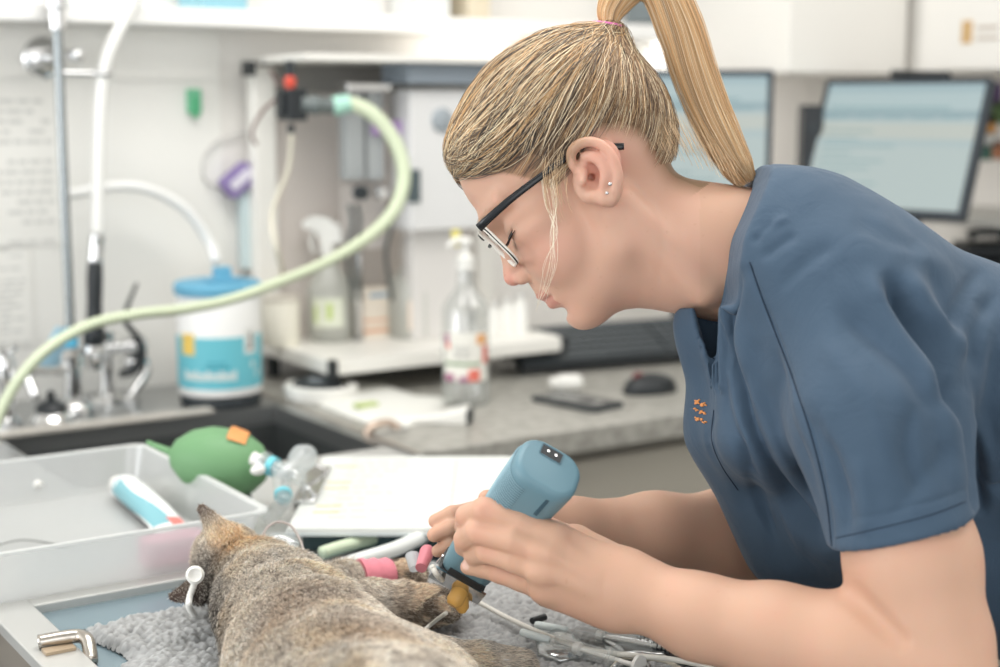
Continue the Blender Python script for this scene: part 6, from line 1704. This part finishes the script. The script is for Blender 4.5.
# ---- trousers, shoes (world frame)
hipc = np.array(at_d(1165, 540, 1.30)); rt = np.array([math.cos(YAW), -math.sin(YAW), 0]); vw = np.array([math.sin(YAW), math.cos(YAW), 0])
tf_ = Field(tuple(hipc+np.array([-.30, -.34, -hipc[2]+.06])), tuple(hipc+np.array([.34, .30, .10])), .006)
for s in (-1, 1):
    hp_ = hipc+vw*.085*s+rt*.02; kn = np.array([hp_[0], hp_[1], .50])+rt*.02-rt*.03; an = np.array([hp_[0], hp_[1], .10])+rt*.06
    tf_.cone(hp_, kn, .095, .070, k=.03); tf_.cone(kn, an, .070, .060, k=.03)
tf_.ell(hipc+rt*.02, (.13, .15, .11), k=.05)
TV, TQ = tf_.mesh(); TV = relax(TV, TQ, 2)
npmesh('trousers', TV, TQ, M_scrub, P_)
for s in (-1, 1):
    hp_ = hipc+vw*.085*s+rt*.02; a = np.array([hp_[0], hp_[1], .045])+rt*.06
    ff_ = Field(tuple(a-np.array([.3, .3, .06])), tuple(a+np.array([.2, .2, .14])), .005)
    ff_.cone(a+rt*.01, a-rt*.15+np.array([0, 0, -.012]), .042, .030, k=.02, flat=(0, 0, 1), ff=1.0); ff_.cone(a+rt*.005, a+np.array([0, 0, .07]), .036, .042, k=.02)
    ff_.plane((0, 0, .004), (0, 0, -1), tuple(a-.4), tuple(a+.4), k=.003)
    fv, fq = ff_.mesh(); npmesh('shoe', relax(fv, fq, 2), fq, M_white, P_)

# ================================================================== EYEGLASSES
gl = thing('eyeglasses', 'black and white framed eyeglasses worn on her nose', 'glasses', MC @ Vector(Hd(100, 10)))
gt, gb_ = c3(478, 226, 1.222), c3(517, 264, 1.222)
gd = gt-gb_; hgt = np.linalg.norm(gd); gu = gd/hgt
gn = np.cross(s_, gu); gn = gn if gn @ f_ > 0 else -gn
gc = (gt+gb_)/2; gc[2] = O_[2]
def rim_path(s, w, h, r=.012, off=0.0, wrap_=.0):
    out = []
    for x, y in rrect(w, h, r, 6): out.append(Vector(gc+s_*(s*.0335+x)+gu*y+gn*(off-.04*abs(s*.0335+x)**2/.06)))
    return out
def closed_tube(bm, P, rx, ry, seg=8):
    n = len(P); c = sum(P, Vector())/n; R_ = []
    for i in range(n):
        t = (P[(i+1) % n]-P[i-1]).normalized(); o = (P[i]-c); o = (o-t*o.dot(t)).normalized(); q = t.cross(o)
        R_.append([P[i]+o*math.cos(2*PI*k/seg)*rx+q*math.sin(2*PI*k/seg)*ry for k in range(seg)])
    return rings(bm, R_, close=True)
M_gb = mat('frame_black', (26, 28, 32), .25); M_gw = mat('frame_white', (236, 232, 224), .3)
hw = hgt*.94
for s in (-1, 1):
    bm = B(); closed_tube(bm, rim_path(s, .056, hw, off=.0), .0013, .0020); rm = cobj('rim', bm, M_gw, gl, smooth=True)
    bm = B(); closed_tube(bm, rim_path(s, .0572, hw+.0014, off=.0004), .0009, .0007); cobj('rim_line', bm, M_gb, rm, smooth=True)
    bm = B(); P = rim_path(s, .054, hw-.002, off=0)
    f1 = [bm.verts.new(p) for p in P]; f2 = [bm.verts.new(p-Vector(gn)*.0012) for p in P]; bm.faces.new(f1); bm.faces.new(f2[::-1])
    for i in range(len(P)): bm.faces.new((f1[i], f1[(i+1) % len(P)], f2[(i+1) % len(P)], f2[i]))
    cobj('lens', bm, clearish('lens_clear', (250, 250, 250), .03, .02, .07), gl)
bm = B(); tube(bm, [Vector(gc+s_*x*.001+gu*hw*.16+gn*(.001+.002*(1-abs(x)/6))) for x in (-6, -3, 0, 3, 6)], .0016, seg=8); cobj('bridge', bm, M_gb, gl, smooth=True)
def templ(s):
    P = [(479, 228, 1.2215), (486, 221, 1.2165), (511, 199, 1.2105), (538, 178.5, 1.2085), (562, 161, 1.2095), (584, 150, 1.216), (606, 147, 1.214), (624, 146.5, 1.213)]
    pts_ = []
    for p in P:
        q = c3(*p)
        if s < 0: q = q.copy(); q[2] = 2*O_[2]-q[2]
        pts_.append(Vector(q))
    pts_ = catmull(pts_, 6); R_ = []; m = len(pts_)
    for i in range(m):
        t = (pts_[min(i+1, m-1)]-pts_[max(i-1, 0)]).normalized(); z = Vector((0, 0, 1)); z = (z-t*z.dot(t)).normalized(); y = t.cross(z)
        h = float(np.interp(i/(m-1), [0, .3, .7, .85, 1], [.0038, .0030, .0024, .0030, .0028]))
        R_.append([pts_[i]+y*math.cos(2*PI*k/10)*h+z*math.sin(2*PI*k/10)*.0013 for k in range(10)])
    bm = B(); rings(bm, R_); return cobj('temple_arm', bm, M_gb, gl, smooth=True)
templ(1); templ(-1)

# ================================================================== CLIPPERS
ca = Vector(c3(550, 467, 1.125)); cbv = Vector(c3(461, 575, 1.240))
az = (ca-cbv); CL = az.length; az.normalize()
aw = Vector((.90, -.42, 0)); aw = (aw-az*aw.dot(az)).normalized(); at_ = az.cross(aw)   # thickness
if at_.z < 0: pass
MK = basis(cbv, aw, at_, az)
clp = thing('hair_clippers', 'blue-grey cordless hair clippers held in her hand over the cat paw', 'clippers', MC @ cbv)
M_cl = mat('clipper_blue', (106, 140, 153), .42, bump=.05, bscale=900)
def ring_at(z, w, h, r, ox=0, oy=0): return [MK @ Vector((x+ox, y+oy, z)) for x, y in rrect(w, h, r, 6)]
sec = [(.010, .040, .022, .007), (.018, .043, .027, .009), (.035, .046, .032, .012), (.07, .046, .036, .015), (.10, .047, .038, .016), (.125, .050, .042, .017), (CL-.008, .0525, .0455, .0175), (CL-.003, .0515, .0445, .0175), (CL-.0006, .0475, .0405, .016), (CL, .0425, .0355, .014)]
bm = B(); rings(bm, [ring_at(*s) for s in sec]); body = cobj('body', bm, M_cl, clp, smooth=True)
# which side of the thickness faces the lens?
fs = 1 if (at_.dot(-cbv.normalized()) > 0) else -1
def yface(z): return fs*(np.interp(z, [s[0] for s in sec], [s[2]/2 for s in sec]))
bm = B(); box(bm, (-.011, fs*-.004-.0045, CL-.0012), (.006, fs*-.004+.0045, CL+.0004), MK @ Matrix.Translation((.0, fs*-.0085 if 1 else 0, 0))); sk = cobj('socket', bm, M_black, clp)
bm = B()
for dx in (-.0058, .0008): 
    cyl(bm, MK @ Vector((dx, fs*-.0125, CL+.0002)), MK @ Vector((dx, fs*-.0125, CL+.0012)), .0011, seg=10)
cobj('pins', bm, M_chrome, sk)
bm = B(); closed_tube(bm, [MK @ Vector((x-.0025, y+fs*-.0125, CL+.0003)) for x, y in rrect(.0185, .0105, .0015, 3)], .0006, .0004, 6); cobj('socket_rim', bm, mat('rim_teal', (84, 116, 130), .4), sk)
# dark slot near the end on the lens side
bm = B(); z0, z1 = CL-.030, CL-.008
box(bm, (.008, yface(CL-.02)-.0014 if fs > 0 else yface(CL-.02)-.0006, z0), (.0108, yface(CL-.02)+.0006 if fs > 0 else yface(CL-.02)+.0014, z1), MK); cobj('slot', bm, mat('slot_dark', (52, 82, 96), .5), clp)
# ribbed grips on the left flank
bm = B()
for i in range(22):
    z = CL-.068+i*.0027
    w_h = float(np.interp(z, [s[0] for s in sec], [s[1] for s in sec])); h_h = float(np.interp(z, [s[0] for s in sec], [s[2] for s in sec])); rr = float(np.interp(z, [s[0] for s in sec], [s[3] for s in sec]))
    pr2 = [v for v in rrect(w_h+.0014, h_h+.0014, rr, 6) if v[0] < -.004]
    pr2.sort(key=lambda v: math.atan2(v[1], -v[0]-.0)); 
    tube(bm, [MK @ Vector((x, y, z)) for x, y in pr2 if abs(y) < h_h*.5+.001], .00038, seg=6, smooth=False)
o = cobj('grip_ribs', bm, mat('clipper_rib', (150, 182, 194), .5), clp, smooth=True); o['kind'] = 'stuff'
bm = B(); zt_ = .040; y0 = yface(zt_)
prism(bm, [(-.004, zt_+.008), (.003, zt_-.002), (-.002, zt_-.004)], 0, .0008, MK @ Matrix(((1, 0, 0, 0), (0, 0, fs, y0-fs*.0002), (0, 1, 0, 0), (0, 0, 0, 1)))); cobj('switch_mark', bm, M_dark, clp)
# blade head
bm = B(); box(bm, (-.021, -.012, .002), (.021, .012, .011), MK); bh = cobj('blade_base', bm, M_black, clp, bevel=.0015)
bm = B(); box(bm, (-.0235, fs*.0125-.0012, -.006), (.0235, fs*.0125+.0012, .010), MK); box(bm, (-.0225, -fs*.002-.001, -.004), (.0225, -fs*.002+.001, .008), MK)
cobj('blade_plate', bm, M_chrome, clp)
bm = B()
for i in range(24): 
    x = -.0225+i*.00195; cyl(bm, MK @ Vector((x, fs*.0125, -.005)), MK @ Vector((x, fs*.0125, -.0105)), .0006, .0002, seg=6)
o = cobj('blade_teeth', bm, M_chrome, clp); o['kind'] = 'stuff'
bm = B(); box(bm, (-.014, yface(.02)-.001, .012), (.018, yface(.02)+.001, .020), MK); cobj('latch', bm, M_black, clp, bevel=.0008)
# ================================================================== LIGHT
w = bpy.data.worlds.new('world'); scene.world = w; w.use_nodes = True
bg = w.node_tree.nodes['Background']; bg.inputs[0].default_value = (.93, .97, 1.0, 1); bg.inputs[1].default_value = .80
def area(name, loc, rot, sx, sy, power, col=(1, 1, 1)):
    l = bpy.data.lights.new(name, 'AREA'); l.shape = 'RECTANGLE'; l.size = sx; l.size_y = sy; l.energy = power; l.color = col
    o = bpy.data.objects.new(name, l); COL.objects.link(o); o.location = loc; o.rotation_euler = rot; return o
area('ceiling_lamp', (.7, 1.4, 2.6), (0, 0, 0), 1.4, .8, 22, (1, .985, .96))
area('ceiling_lamp', (2.0, .4, 2.6), (0, 0, 0), 1.4, .8, 12, (1, .985, .96))
area('window_and_fill', (-2.6, 1.5, 1.6), (PI/2, 0, -PI/2), 1.8, 1.5, 40, (.97, .99, 1))
area('window_and_fill', (-.9, -2.2, 1.75), (math.radians(86), 0, math.radians(-24)), 2.6, 1.6, 24, (1, .995, .98))  # added frontal fill behind the camera, evens out the back wall
area('shelf_fill', (.45, 2.50, 1.536), (math.radians(14), 0, 0), 1.3, .04, .18, (1, .97, .94))  # added fill under the shelf, brightens the wall behind the sink
area('shelf_fill', (1.85, 2.50, 1.536), (math.radians(14), 0, 0), .6, .04, .7, (1, .96, .92))  # second added fill, for the wall at the shelf's right end
area('cabinet_fill', (2.32, 2.3, 1.462), (math.radians(18), 0, 0), .2, .05, .8, (1, .96, .92))  # added fill under the wall cabinet, lifts the corner wall
scene.view_settings.view_transform = 'Standard'; scene.view_settings.look = 'None'
scene.view_settings.gamma = 1; scene.view_settings.exposure = 0.26; scene.view_settings.use_curve_mapping = False
scene.render.film_transparent = False
cy = scene.cycles
cy.use_denoising = True
cy.max_bounces = 8; cy.transparent_max_bounces = 24; cy.diffuse_bounces = 4
cy.caustics_reflective = False; cy.caustics_refractive = False
cy.sample_clamp_indirect = 6

for o in bpy.data.objects:
    if o.parent and o.name.split('.')[0] in ('print', 'label_print', 'screen_text', 'label_flowers', 'stripe'): o['kind'] = 'stuff'
